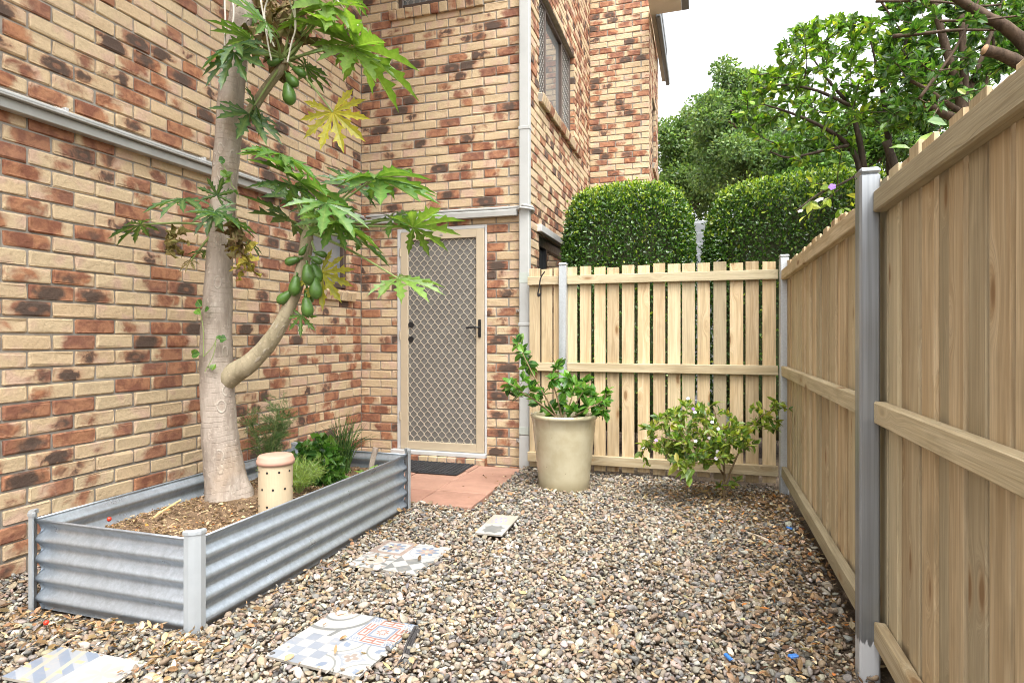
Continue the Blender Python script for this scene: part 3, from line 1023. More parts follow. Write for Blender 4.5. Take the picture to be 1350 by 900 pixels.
# ------------------------------------------------------------------ raised garden bed
bx0, bx1, by0, by1 = -2.87, -1.935, 1.945, 3.83
gb = thing('raised_garden_bed', 'rectangular corrugated steel garden bed against the brick wall', 'garden bed', (-2.4, 2.9, 0))
def corrugated(p0, p1, n_ax, z0, z1):
    mb = MB()
    p0 = np.asarray(p0, float); p1 = np.asarray(p1, float)
    nz_ = 72
    zs = np.linspace(z0, z1, nz_)
    per = (z1 - z0) / 4.6
    prof = [(.0150 * math.cos((z1 - z) / per * 2 * math.pi), z) for z in zs]
    ns = 6
    V = []
    for off in (0, -.0015):
        for k in range(ns + 1):
            p = p0 + (p1 - p0) * k / ns
            for d, z in prof:
                V.append(p + n_ax * (d + off) + ez * z)
    q = []
    N = (ns + 1) * nz_
    for L_ in (0, 1):
        for k in range(ns):
            for j in range(nz_ - 1):
                a = L_ * N + k * nz_ + j
                q.append((a, a + nz_, a + nz_ + 1, a + 1))
    for k in range(ns):
        a = k * nz_ + nz_ - 1
        q.append((a, a + nz_, a + nz_ + N, a + N))
    mb.add(V, np.array(q))
    r = smooth_path([p0 + ez * (z1 + .001) , (p0 + p1) / 2 + ez * (z1 + .001), p1 + ez * (z1 + .001)], 2)
    tube(mb, r + n_ax * .0135, .0055, 8)
    return mb.build('side_panel', M['corr'], gb, smooth=True)
corrugated((bx0 + .03, by0 + .03, 0), (bx1 - .03, by0 + .03, 0), -ey, -.03, .372)
corrugated((bx1 - .03, by0 + .03, 0), (bx1 - .03, by1 - .03, 0), ex, -.03, .372)
corrugated((bx1 - .03, by1 - .03, 0), (bx0 + .03, by1 - .03, 0), ey, -.03, .372)
corrugated((bx0 + .03, by1 - .03, 0), (bx0 + .03, by0 + .03, 0), -ex, -.03, .372)
def corner_post(x, y, sx, sy):
    # moulded post: chamfered outside face, flanges that grip the sheets
    prof = [(.0, .062), (-.004, .066), (-.012, .066), (-.012, .032), (.006, .010), (.010, .006), (.032, -.012), (.066, -.012), (.066, -.004), (.062, 0),
            (.040, .004), (.036, .012), (.012, .036), (.004, .040)]
    prof = [(a * .72, b * .72) for a, b in prof]
    P = [(x + sx * a, y + sy * b) for a, b in prof]
    n = len(P)
    mb = MB()
    z0, z1 = -.06, .395
    V = [(a, b, z0) for a, b in P] + [(a, b, z1) for a, b in P]
    F = [(i, (i + 1) % n, n + (i + 1) % n, n + i) for i in range(n)]
    if sx * sy < 0: F = [f[::-1] for f in F]
    mb.add(V, np.array(F))
    for t in (.30, .70):
        a = np.array(P[4]) * (1 - t) + np.array(P[6]) * t
    o = mb.build('corner_post', M['bed_post'], gb)
    mb = MB()
    cap = [(-.016, .070), (-.016, .030), (.004, .006), (.030, -.016), (.070, -.016), (.070, .004), (.046, .012), (.012, .046), (.004, .070)]
    C_ = [(x + sx * a * .72, y + sy * b * .72) for a, b in cap]; n = len(C_)
    ctr = np.mean(C_, 0)
    ins = [tuple(ctr + (np.array(c) - ctr) * .93) for c in C_]
    V = [(a, b, .396) for a, b in C_] + [(a, b, .408) for a, b in C_] + [(a, b, .413) for a, b in ins]
    F = [(k * n + i, k * n + (i + 1) % n, (k + 1) * n + (i + 1) % n, (k + 1) * n + i) for k in (0, 1) for i in range(n)]
    mb.add(V, [np.array(F), [2 * n + i for i in range(n)], [i for i in range(n)][::-1]])
    mb.build('post_cap', M['bed_post'], o)
corner_post(bx1, by0, -1, 1)
corner_post(bx0, by0, 1, 1)
corner_post(bx1, by1, -1, -1)
corner_post(bx0, by1, 1, -1)

def soil_h(x, y):
    d = np.hypot(x + 2.5, y - 2.78)
    return .262 + .05 * np.exp(-(d / .28) ** 2) + .012 * np.sin(7 * x + 2) * np.sin(6 * y) - .03 * np.exp(-((x - bx0) / .12) ** 2)
xs = np.linspace(bx0 + .045, bx1 - .045, 60); ys = np.linspace(by0 + .045, by1 - .045, 110)
X, Y = np.meshgrid(xs, ys, indexing='ij')
Z = soil_h(X, Y) + rng.normal(0, .003, X.shape)
n0, n1 = X.shape
ii, jj = np.meshgrid(np.arange(n0 - 1), np.arange(n1 - 1), indexing='ij')
q = np.stack([ii * n1 + jj, (ii + 1) * n1 + jj, (ii + 1) * n1 + jj + 1, ii * n1 + jj + 1], -1).reshape(-1, 4)
mb = MB(); mb.add(np.stack([X, Y, Z], -1).reshape(-1, 3), q)
tag(mb.build('soil', M['bedsoil'], smooth=True), kind='structure')

# ------------------------------------------------------------------ pebbles
def icosphere(sub):
    t = (1 + 5 ** .5) / 2
    v = [(-1, t, 0), (1, t, 0), (-1, -t, 0), (1, -t, 0), (0, -1, t), (0, 1, t), (0, -1, -t), (0, 1, -t), (t, 0, -1), (t, 0, 1), (-t, 0, -1), (-t, 0, 1)]
    v = [np.array(p) / np.linalg.norm(p) for p in v]
    f = [(0, 11, 5), (0, 5, 1), (0, 1, 7), (0, 7, 10), (0, 10, 11), (1, 5, 9), (5, 11, 4), (11, 10, 2), (10, 7, 6), (7, 1, 8), (3, 9, 4), (3, 4, 2), (3, 2, 6), (3, 6, 8), (3, 8, 9),
         (4, 9, 5), (2, 4, 11), (6, 2, 10), (8, 6, 7), (9, 8, 1)]
    for _ in range(sub):
        mid = {}; nf = []
        def m(a, b):
            k = (min(a, b), max(a, b))
            if k not in mid:
                p = v[a] + v[b]; v.append(p / np.linalg.norm(p)); mid[k] = len(v) - 1
            return mid[k]
        for a, b, c in f:
            x, y_, z = m(a, b), m(b, c), m(c, a)
            nf += [(a, x, z), (b, y_, x), (c, z, y_), (x, y_, z)]
        f = nf
    return np.array(v), np.array(f)

def stone_templates(sub, n):
    v, f = icosphere(sub)
    out = []
    for _ in range(n):
        p = v.copy()
        for _k in range(rng.integers(5, 9)):
            d = nrm(rng.normal(0, 1, 3)); c = rng.uniform(.48, .82)
            h = p @ d
            p = p - np.where(h > c, h - c, 0)[:, None] * d * .92
        p *= (1 + rng.normal(0, .03, (len(p), 1)))
        out.append(p)
    return np.array(out), f

def rot_mats(yaw, tx, ty):
    cy, sy = np.cos(yaw), np.sin(yaw); cx, sx = np.cos(tx), np.sin(tx); c2, s2 = np.cos(ty), np.sin(ty)
    z0 = np.zeros_like(yaw); o1 = np.ones_like(yaw)
    Rz = np.stack([np.stack([cy, -sy, z0], -1), np.stack([sy, cy, z0], -1), np.stack([z0, z0, o1], -1)], -2)
    Rx = np.stack([np.stack([o1, z0, z0], -1), np.stack([z0, cx, -sx], -1), np.stack([z0, sx, cx], -1)], -2)
    Ry = np.stack([np.stack([c2, z0, s2], -1), np.stack([z0, o1, z0], -1), np.stack([-s2, z0, c2], -1)], -2)
    return Rz @ Rx @ Ry

def scatter(mb, P, size, aspect, tilt, tem, tf, C):
    n = len(P)
    k = rng.integers(0, len(tem), n)
    V = tem[k] * (size[:, None] * aspect)[:, None, :]
    Rm = rot_mats(rng.uniform(0, 6.28, n), rng.normal(0, tilt, n), rng.normal(0, tilt, n))
    V = np.einsum('nij,nkj->nki', Rm, V) + P[:, None]
    m = tem.shape[1]
    F = (tf[None] + (np.arange(n) * m)[:, None, None]).reshape(-1, 3)
    mb.add(V.reshape(-1, 3), F, 0, None, None, np.repeat(C, m, 0))

PEB = [tuple(np.array(c) * (.53, .515, .485)) for c in ((.46, .36, .255), (.60, .53, .44), (.78, .73, .65), (.33, .325, .31), (.215, .22, .225), (.30, .215, .14), (.085, .085, .088), (.50, .335, .19), (.38, .30, .22), (.44, .41, .36))]
PEBP = [.17, .14, .09, .10, .08, .10, .05, .05, .13, .09]
TILES = {}
def tile_quads():
    return {
        't1': [at(8, 893, 1), at(88, 851, 1), at(200, 867, 1), at(122, 918, 1)],
    }
def gpx(px, py, z=.02):
    u = (px - 675) / F_PX; d = (CAM_H - z) * F_PX / (py - 443)
    return np.array((d * (-SN + u * CS), d * (CS + u * SN)))
# each stepping tile: centre, half size x, half size y, turn
TILES = {'a': ((-2.115, 1.600), (.205, .105), R(2)),
         'b': ((-1.325, 2.068), (.203, .205), R(-4)),
         'c': ((-1.545, 2.945), (.203, .203), R(-2)),
         'd': ((-1.230, 3.622), (.085, .195), R(2))}
def in_tile(x, y, grow=0.):
    r = np.zeros(x.shape, bool)
    for (c, h, a) in TILES.values():
        dx, dy = x - c[0], y - c[1]
        u = dx * math.cos(a) + dy * math.sin(a); v = -dx * math.sin(a) + dy * math.cos(a)
        r |= (np.abs(u) < h[0] + grow) & (np.abs(v) < h[1] + grow)
    return r

def jgrid(x0, x1, y0, y1, sp):
    gx = np.arange(x0, x1, sp); gy = np.arange(y0, y1, sp)
    X, Y = np.meshgrid(gx, gy, indexing='ij')
    X = X + rng.uniform(-.5, .5, X.shape) * sp; Y = Y + rng.uniform(-.5, .5, Y.shape) * sp
    return X.ravel(), Y.ravel()

def vnoise(x, y, s, seed):
    r = np.random.default_rng(seed); out = 0
    for k in range(5):
        a = r.uniform(0, 6.28); f = s * r.uniform(.6, 1.7); out = out + np.sin((x * math.cos(a) + y * math.sin(a)) * f + r.uniform(0, 6.28))
    return out / 5

def bare(x, y):
    """0 where pebbles lie thick, 1 where the bare earth shows along the right fence and at the back corner"""
    n = vnoise(x, y, 7, 3) * .16
    e = np.clip((x - .26 + n) / .26, 0, 1) * np.clip((y - 1.6) / .6, 0, 1)
    e2 = np.clip(1 - np.hypot((x - .45) / .42, (y - 4.75) / .75), 0, 1) * 1.6
    return np.clip(np.maximum(e * .85, e2), 0, .93)

stones = MB()
for layer in range(3):
    sp = (.0195, .0225, .034)[layer]
    x, y = jgrid(-3.24, .60, .75, 5.30, sp)
    keep = ~((x > bx0 - .01) & (x < bx1 + .01) & (y > by0 - .005) & (y < by1 + .005))
    keep &= ~((y > 3.955 + .02 * vnoise(x, y, 20, 4)) & (x < -1.535 + .02 * vnoise(x, y, 25, 5)))
    keep &= np.hypot(x + 1.055, y - 4.73) > .175
    edge = in_tile(x, y, .006 + .014 * vnoise(x, y, 40, 6) - (.022 if layer == 2 else 0))
    keep &= ~edge
    keep &= rng.random(x.shape) > bare(x, y)
    keep &= ~((y > 5.2) & (x > -1.55) & (rng.random(x.shape) < .3))
    x, y = x[keep], y[keep]
    n = len(x)
    size = np.clip(rng.lognormal(math.log(.0122), .32, n), .006, .027)
    if layer == 2: size = np.clip(size * 1.12, .006, .03)
    asp = np.stack([np.ones(n), rng.uniform(.42, .92, n), rng.uniform(.28, .62, n)], 1)
    z = ground_h(x, y) + (-.012, .0005, .010)[layer] + rng.normal(0, .003, n)
    C = pick(PEB, n, PEBP, .16) * .78 + .22 * np.array((.19, .165, .135))
    P = np.stack([x, y, z], 1)
    near = y < 3.7
    T1, F1 = stone_templates(1, 26)
    T0, F0 = stone_templates(1, 10)
    tl = (.25, .35, .5)[layer]
    if layer == 0:
        Tl, Fl = stone_templates(0, 10)
        scatter(stones, P, size * 1.05, asp, tl, Tl, Fl, C)
    else:
        scatter(stones, P, size, asp, tl, T1, F1, C)
tag(stones.build('gravel', M['stone'], smooth=True, attrs=('col',)), kind='stuff')

# leaf litter, bark crumbs: flat curled scraps
def litter(name, pts, size, cols, mat, kind='stuff'):
    mb = MB()
    n = len(pts)
    D = rng.normal(0, 1, (n, 3)); D[:, 2] *= .25
    N = rng.normal(0, .45, (n, 3)) + (0, 0, 1)
    leaves(mb, pts, D, N, size, size * rng.uniform(.22, .6, n), cols, droop=rng.uniform(-.3, .4), fold=.6)
    return tag(mb.build(name, mat, smooth=False), kind=kind)
pts = []
x = rng.uniform(-1.95, -1.45, 620); y = rng.uniform(1.6, 3.9, 620); k = (x + 1.93) < np.abs(rng.normal(0, .2, 620)); pts.append((x[k], y[k]))
x = rng.uniform(-3.2, -1.7, 500); y = 1.93 - np.abs(rng.normal(0, .18, 500)); k = ~in_tile(x, y, .0); pts.append((x[k], y[k]))
x = .6 - np.abs(rng.normal(0, .26, 1700)); y = rng.uniform(1.8, 5.15, 1700); pts.append((x, y))
x = rng.normal(.2, .35, 900); y = rng.normal(4.7, .35, 900); k = (x < .58) & (y < 5.2); pts.append((x[k], y[k]))
x = rng.uniform(-1.8, .5, 500); y = rng.uniform(1.7, 5.1, 500); pts.append((x, y))
px_ = np.concatenate([p[0] for p in pts]); py_ = np.concatenate([p[1] for p in pts])
k = ~((px_ > bx0) & (px_ < bx1 + .01) & (py_ > by0) & (py_ < by1)); px_, py_ = px_[k], py_[k]
lz = ground_h(px_, py_) + .012 - .03 * (bare(px_, py_) > .55) + rng.uniform(0, .01, len(px_))
litter('leaf_litter', np.stack([px_, py_, lz], 1), rng.uniform(.012, .045, len(px_)),
       pick([(.30, .19, .10), (.20, .12, .06), (.42, .30, .17), (.50, .40, .26), (.13, .08, .045), (.50, .20, .06)], len(px_), [.29, .23, .2, .125, .14, .015]), M['dead_leaf'])
x = rng.uniform(bx0 + .06, bx1 - .06, 5200); y = rng.uniform(by0 + .06, by1 - .06, 5200)
k = np.hypot(x + 2.5, y - 2.78) > .16; x, y = x[k], y[k]
litter('mulch', np.stack([x, y, soil_h(x, y) + rng.uniform(.0, .010, len(x))], 1), rng.uniform(.008, .03, len(x)),
       pick([(.36, .25, .14), (.22, .145, .085), (.45, .34, .21), (.12, .08, .05), (.55, .24, .08)], len(x), [.32, .3, .18, .17, .03]), M['dead_leaf'])

# ------------------------------------------------------------------ stepping tiles with patchwork patterns
WHT, CRM, BLU, GRY, RED, PNK = map(np.array, ((.33, .325, .31), (.31, .29, .24), (.14, .175, .235), (.145, .15, .145), (.25, .11, .085), (.28, .215, .18)))
def P_check(u, v, n, a, b):
    k = ((np.floor(u * n) + np.floor(v * n)) % 2)[..., None]
    return np.where(k > 0, a, b)
def P_diamond(u, v, a, b, n=2):
    s, t = (u + v) * n, (u - v) * n + 40
    k = ((np.floor(s) + np.floor(t)) % 2)[..., None]
    return np.where(k > 0, a, b)
def P_arcs(u, v):
    c = np.broadcast_to(WHT, u.shape + (3,)).copy()
    r = np.hypot(u - .25, v - .95)
    for r0, wd, cc in ((.75, .09, GRY), (.36, .06, GRY), (.17, .035, PNK)):
        c[np.abs(r - r0) < wd / 2] = cc
    k = (np.abs(u - .62 - (v - .1) * .2) < .045) & (r > .78); c[k] = GRY
    return c
def P_greek(u, v):
    c = np.broadcast_to(WHT, u.shape + (3,)).copy()
    a = np.maximum(np.abs(u - .5), np.abs(v - .5))
    c[np.abs(a - .485) < .02] = BLU
    c[np.abs(a - .20) < .022] = BLU
    th = np.arctan2(v - .5, u - .5); r = np.hypot(u - .5, v - .5)
    c[np.abs(r - (.085 + .025 * np.cos(8 * th))) < .02] = RED
    # meander on the four sides
    for sw in (0, 1):
        p, q_ = (u, v) if sw == 0 else (v, u)
        for edge in (0, 1):
            d = (q_ if edge == 0 else 1 - q_)
            m = (p > .26) & (p < .74) & (d > .06) & (d < .26)
            pp = ((p - .26) / .24) % 1.0; dd = (d - .06) / .20
            ln = (dd < .16) | ((dd > .84)) | ((pp < .16)) | ((np.abs(dd - .5) < .1) & (pp > .35)) | ((np.abs(pp - .42) < .08) & (dd > .4) & (dd < .62))
            c[m & ln] = RED
    for cu in (.13, .87):
        for cv in (.13, .87):
            rr = np.hypot(u - cu, v - cv); t2 = np.arctan2(v - cv, u - cu)
            c[(rr < .055 + .05 * np.abs(np.cos(4 * t2))) & (rr > .02) & ((rr * 60).astype(int) % 3 > 0)] = BLU
    return c
def P_leafring(u, v):
    base = WHT * .45 + BLU * .55
    c = np.broadcast_to(base, u.shape + (3,)).copy()
    for cu in (0., 1.):
        for cv in (0., 1.):
            r = np.hypot(u - cu, v - cv)
            c[r < .52] = WHT; c[np.abs(r - .42) < .018] = GRY * 1.3
            t = np.arctan2(np.abs(v - cv), np.abs(u - cu))
            c[(r < .30) & (r > .06) & (np.abs(t - .785) < .35 * np.sin(np.clip((r - .06) / .24, 0, 1) * 3.14))] = BLU * .9 + .04
    r = np.hypot(u - .5, v - .5); t = np.arctan2(v - .5, u - .5)
    c[r < .10 + .10 * np.abs(np.cos(2 * t))] = WHT
    c[(r < .06 + .09 * np.abs(np.cos(2 * t))) & (r > .03)] = PNK * .6 + GRY * .4
    return c
def P_star(u, v, frame=None, a=BLU, b=PNK):
    c = np.broadcast_to(WHT, u.shape + (3,)).copy()
    r = np.hypot(u - .5, v - .5); t = np.arctan2(v - .5, u - .5)
    c[np.abs(r - .46) < .02] = WHT * .5 + BLU * .5
    k = r < .14 + .20 * np.abs(np.cos(4 * t)); c[k] = a
    k = r < .10 + .13 * np.abs(np.sin(4 * t)); c[k] = b
    c[r < .07] = CRM
    if frame is not None:
        m = np.maximum(np.abs(u - .5), np.abs(v - .5)) > .36; c[m] = frame
    return c
def P_vine(u, v):
    c = np.broadcast_to(WHT, u.shape + (3,)).copy()
    r = np.hypot(u - .5, v - .5)
    c[np.abs(r - .30) < .022] = PNK * .8
    c[np.abs(np.abs(u - .5) + np.abs(v - .5) - .17) < .1] = CRM
    for k in range(8):
        a = k * math.pi / 4 + .39
        cu, cv = .5 + .40 * math.cos(a), .5 + .40 * math.sin(a)
        d = ((u - cu) * math.cos(a) + (v - cv) * math.sin(a)); e = (-(u - cu) * math.sin(a) + (v - cv) * math.cos(a))
        c[(d / .13) ** 2 + (e / .055) ** 2 < 1] = GRY
    for cu in (0., 1.):
        for cv in (0., 1.):
            c[np.abs(np.hypot(u - cu, v - cv) - .2) < .022] = PNK * .8
    return c
def P_blueold(u, v):
    c = np.broadcast_to(WHT * .55 + BLU * .45, u.shape + (3,)).copy()
    s = (u * 2.2 + v * .6); f = s - np.floor(s)
    c[f > .78] = CRM
    n = np.sin(u * 31) * np.sin(v * 27)
    c[(np.sin(v * 19 + 1) > .75) & (np.sin(u * 17) > .1)] = np.array((.40, .30, .18))
    k = (f < .78) & (np.sin(u * 9 + v * 14) > .2); c[k] = BLU * .8 + .05
    return c
def P_faint(u, v):
    c = np.broadcast_to(WHT, u.shape + (3,)).copy()
    c[(np.abs(u - .18) < .03) | (np.abs(u - .92) < .03)] = WHT * .8 + BLU * .15
    r = np.hypot(u - .55, v - .5); t = np.arctan2(v - .5, u - .55)
    c[(r < .30 * np.abs(np.cos(3 * t)) + .04)] = WHT * .55 + np.array((.42, .26, .21)) * .45
    return c
def P_quatre(u, v):
    c = np.broadcast_to(GRY * 1.05, u.shape + (3,)).copy()
    for cu in (0., 1.):
        for cv in (0., 1.):
            c[np.hypot(u - cu, v - cv) < .34] = WHT
    for cu, cv in ((.5, .0), (.5, 1.), (0, .5), (1, .5)):
        c[np.hypot(u - cu, v - cv) < .2] = WHT
    return c
def P_script(u, v):
    c = np.broadcast_to(CRM * 1.03, u.shape + (3,)).copy()
    k = (u < .75) & (u > .15) & (np.sin(v * 40) > .2) & (np.sin(u * 33 + np.floor(v * 6) * 2) > -.1) & (v > .1) & (v < .8)
    c[k] = np.array((.19, .20, .40))
    return c

def step_tile(key, label, fn, res):
    c, h, a = TILES[key]
    t = thing('stepping_tile', label, 'stepping tile', (c[0], c[1], .01), 'patchwork tiles laid as stepping stones in the gravel')
    nu, nv = res
    U, Vv = np.meshgrid((np.arange(nu) + .5) / nu, (np.arange(nv) + .5) / nv, indexing='ij')
    C = fn(U, Vv)
    mb = MB()
    eu = np.array((math.cos(a), math.sin(a), 0)); ev = np.array((-math.sin(a), math.cos(a), 0))
    o = np.array((c[0], c[1], .0150))
    wear = .93 + .07 * np.sin(U * 7 + 1) * np.cos(Vv * 5)
    C = C * wear[..., None]
    P = np.stack([((U - .5) * 2 * h[0]), ((Vv - .5) * 2 * h[1])], -1)
    du, dv = h[0] / nu, h[1] / nv
    V = np.stack([np.stack([P[..., 0] + s * du, P[..., 1] + r * dv], -1) for s, r in ((-1, -1), (1, -1), (1, 1), (-1, 1))], -2)
    W = o + V[..., :1] * eu + V[..., 1:] * ev
    n = nu * nv
    mb.add(W.reshape(-1, 3), np.arange(n * 4).reshape(n, 4), 0, None, None, np.repeat(C.reshape(-1, 3), 4, 0))
    mb.build('glazed_face', M['tile'], t, attrs=('col',))
    mb = MB()
    box(mb, o - ez * .0052, (2 * h[0] - .0004, 2 * h[1] - .0004, .0098), .0008, [eu, ev, ez])
    mb.build('slab', M['mortar'], t)

def quad4(f00, f10, f01, f11):
    def fn(U, V):
        out = np.zeros(U.shape + (3,))
        for (i, j, f) in ((0, 0, f00), (1, 0, f10), (0, 1, f01), (1, 1, f11)):
            k = ((U >= .5) == bool(i)) & ((V >= .5) == bool(j))
            if k.any(): out[k] = f(((U[k]) * 2) % 1, ((V[k]) * 2) % 1)
        return out
    return fn
step_tile('a', 'worn white and blue tile at the foot of the garden bed end', lambda U, V: np.where((U < .5)[..., None], P_blueold(U * 2 % 1, V), P_faint(U * 2 % 1, V)), (220, 120))
step_tile('b', 'large patchwork tile with blue checks and a red square key pattern', quad4(lambda u, v: P_check(u, v, 4, WHT, WHT * .35 + BLU * .6), P_leafring, P_arcs, P_greek), (240, 240))
step_tile('c', 'patchwork tile with grey diamonds between the garden bed and the gravel middle', quad4(P_vine, lambda u, v: P_diamond(u, v, GRY, WHT, 2), lambda u, v: P_star(u, v, PNK * .85), P_star), (200, 200))
step_tile('d', 'small narrow tile with a grey and white floral half beyond the others, near the paving', lambda U, V: np.where((V < .5)[..., None], P_quatre(U, V * 2 % 1), P_script(U, V * 2 % 1)), (90, 180))

# ------------------------------------------------------------------ papaya tree
DP = 3.39
pap = thing('papaya_tree', 'tall papaya tree with a side branch of green fruit, growing from the garden bed', 'tree', (-2.5, 2.78, .29))
def pix(L_, d0=DP):
    return np.array([at(p[0], p[1], p[3] if len(p) > 3 else d0) for p in L_]), np.array([p[2] * .43 * (p[3] if len(p) > 3 else d0) / F_PX for p in L_])
def spl(L_, d0=DP, k=6):
    P, r = pix(L_, d0)
    Q = smooth_path(P, k)
    rr = np.interp(np.linspace(0, len(r) - 1, len(Q)), np.arange(len(r)), r)
    return Q, rr
mb = MB()
P, r = spl([(304, 690, 78), (302, 662, 70), (299, 640, 62), (293, 600, 54), (289, 560, 51), (286, 500, 48), (285, 450, 46), (287, 400, 42), (289, 350, 38), (292, 300, 36), (296, 240, 37), (302, 170, 38), (307, 100, 37), (315, 40, 33),
            (322, -20, 31), (330, -120, 30), (336, -260, 26)], k=7)
tube(mb, P, r, 30, wob=.018)
# buttress on the right foot
P, r = spl([(322, 676, 36, 3.37), (320, 652, 32, 3.38), (311, 625, 28, 3.39), (300, 590, 24, 3.39)])
tube(mb, P, r, 16, wob=.03)
mb.build('trunk', M['trunk'], pap, smooth=True)
mb = MB()
P, r = spl([(288, 508, 35, 3.40), (310, 491, 33, 3.37), (326, 481, 30, 3.35), (338, 470, 27, 3.34), (352, 455, 26, 3.33), (370, 428, 22, 3.31), (385, 395, 20, 3.30), (396, 362, 19, 3.29), (402, 335, 20, 3.29), (405, 312, 19, 3.29), (407, 298, 8, 3.29)], k=7)
tube(mb, P, r, 18, wob=.012)
mb.build('branch', M['branch'], pap, smooth=True)
mb = MB()
P, r = spl([(308, 172, 20, 3.40), (325, 155, 17, 3.38), (345, 125, 14.5, 3.36), (362, 102, 14, 3.35), (374, 86, 15, 3.34), (379, 74, 8, 3.34)], k=7)
tube(mb, P, r, 16, wob=.012)
mb.build('branch', M['branch'], pap, smooth=True)

def papaya_leaf(mb, base, tip, col, droop=.35, roll=0., lobes=7, curl=.0, mat=0, facing=None):
    base = np.asarray(base, float); tip = np.asarray(tip, float)
    D = tip - base; Rr = np.linalg.norm(D); D = D / Rr
    if facing is None:
        upv = np.array((0, 0, 1.)) * (1 if abs(D[2]) < .85 else .3) + np.array((.12, -.10, 0)) + rng.normal(0, .26, 3)
    else:
        upv = np.asarray(facing, float)
    N = nrm(upv - D * (upv @ D)); S = np.cross(D, N)
    if roll:
        N, S = N * math.cos(roll) + S * math.sin(roll), S * math.cos(roll) - N * math.sin(roll)
    span = R(128)
    angs = np.linspace(-span, span, lobes)
    step = angs[1] - angs[0]
    # one lobe outline: (t, half width) with toothed side lobes
    prof = [(.20, None), (.30, .05), (.42, .125), (.47, .07), (.53, .055), (.64, .125), (.69, .06), (.80, .07), (.86, .032), (1.0, .0)]
    for i, a in enumerate(angs):
        Lr = Rr * (1 - .34 * (abs(a) / span) ** 1.3) * rng.uniform(.9, 1.06)
        ca, sa = math.cos(a), math.sin(a)
        dr = D * ca + S * sa; ds = -D * sa + S * ca
        up_l = rng.normal(0, .05)
        V = [base]; L_ = [0]; Rg = [0]; Mi = [0]
        B = [(0, 0, 0)]
        tilt = rng.normal(0, .10)
        for (t, hw) in prof:
            wb = .20 * math.tan(step / 2) * .96 if hw is None else hw * rng.uniform(1.0, 1.35)
            sag = .7 * droop * t * t * (1.0 + .5 * (abs(a) / span)) * Lr * .6
            z = -sag + up_l * t * Lr
            def pt(tt, s_, zz):
                return base + dr * tt * Lr + ds * s_ * Lr + N * zz
            c0 = pt(t, 0, z - .018 * Lr * (1 if t < .95 else 0))
            bend = .02 * rng.normal()
            tl = t - .045 if hw else t
            V += [pt(tl if False else t + (.06 if hw and hw > .12 else 0), -wb, z + wb * Lr * (.34 + tilt)), c0, pt(t + (.06 if hw and hw > .12 else 0), wb, z + wb * Lr * (.34 - tilt))]
            B += [(t, -1, 0), (t, 0, 0), (t, 1, 0)]
        F4, F3 = [], [(0, 2, 1), (0, 3, 2)]
        for k in range(len(prof) - 1):
            o = 1 + 3 * k
            F4 += [(o, o + 1, o + 4, o + 3), (o + 1, o + 2, o + 5, o + 4)]
        V = np.array(V)
        if curl:
            V = V + rng.normal(0, curl, V.shape) * np.linspace(.2, 1, len(V))[:, None]
        cc = np.array(col) * (1 + rng.normal(0, .10))
        CC = np.tile(cc, (len(V), 1))
        CC[2::3] = cc * .6 + np.array((.25, .32, .10)) * .4   # pale midrib
        mb.add(V, [np.array(F4), np.array(F3)], mat, np.array(B), rng.random(3), CC)

GD, GM, GL, YL = (.030, .088, .028), (.055, .140, .028), (.105, .200, .030), (.42, .36, .035)
CA, CB, CC0 = at(406, 306, 3.29), at(379, 78, 3.34), at(289, 298, 3.34)
def crown(centre, L_, name):
    mb = MB()
    for e in L_:
        (bx, by, bd, tx, ty, td, c, dr, pet) = e[:9]
        base = at(bx, by, bd); tip = at(tx, ty, td)
        papaya_leaf(mb, base, tip, c, dr, lobes=9 if np.linalg.norm(tip - base) > .16 else 7, facing=e[9] if len(e) > 9 else None)
        if pet:
            mid = (centre + base) / 2 + np.array((0, 0, .03 * np.linalg.norm(base - centre)))
            p = smooth_path([centre + rng.normal(0, .012, 3), mid, base], 5)
            tube(mb, p, np.linspace(.0085, .0042, len(p)), 8, 1, col=(.2, .25, .1))
    return mb.build(name, [M['papaya_leaf'], M['stemgreen']], pap)
VC = (.25, -1, .25)    # a blade that turns its face towards the gravel
crown(CA, [
    (545, 300, 3.20, 612, 278, 3.12, GL, .5, 1), (496, 233, 3.22, 578, 222, 3.12, GM, .55, 1), (500, 236, 3.24, 560, 256, 3.0, GM, .3, 0),
    (474, 317, 3.30, 517, 346, 3.28, GM, .25, 1), (525, 367, 3.15, 590, 374, 3.10, GL, .5, 1), (516, 290, 3.30, 575, 268, 3.45, GM, .4, 1),
    (468, 247, 3.35, 452, 214, 3.5, GD, .35, 1), (442, 291, 3.10, 508, 318, 3.02, GL, .45, 1), (440, 292, 3.12, 424, 325, 2.95, GM, .4, 1),
    (395, 240, 3.20, 486, 272, 3.10, GM, .5, 1), (381, 243, 3.18, 333, 240, 3.0, GD, .5, 1), (367, 203, 3.15, 312, 196, 3.0, GM, .45, 1), (372, 205, 3.18, 420, 222, 3.05, GM, .5, 0),
    (420, 270, 3.45, 455, 250, 3.65, GD, .3, 1), (430, 268, 3.0, 470, 300, 2.85, GM, .5, 1), (383, 290, 3.4, 336, 262, 3.5, GD, .45, 1),
    (424, 359, 3.25, 452, 402, 3.22, (.30, .27, .03), .2, 1, VC), (397, 416, 3.28, 396, 446, 3.26, GM, .2, 0, VC), (392, 262, 3.5, 370, 232, 3.65, GD, .4, 1)], 'crown')
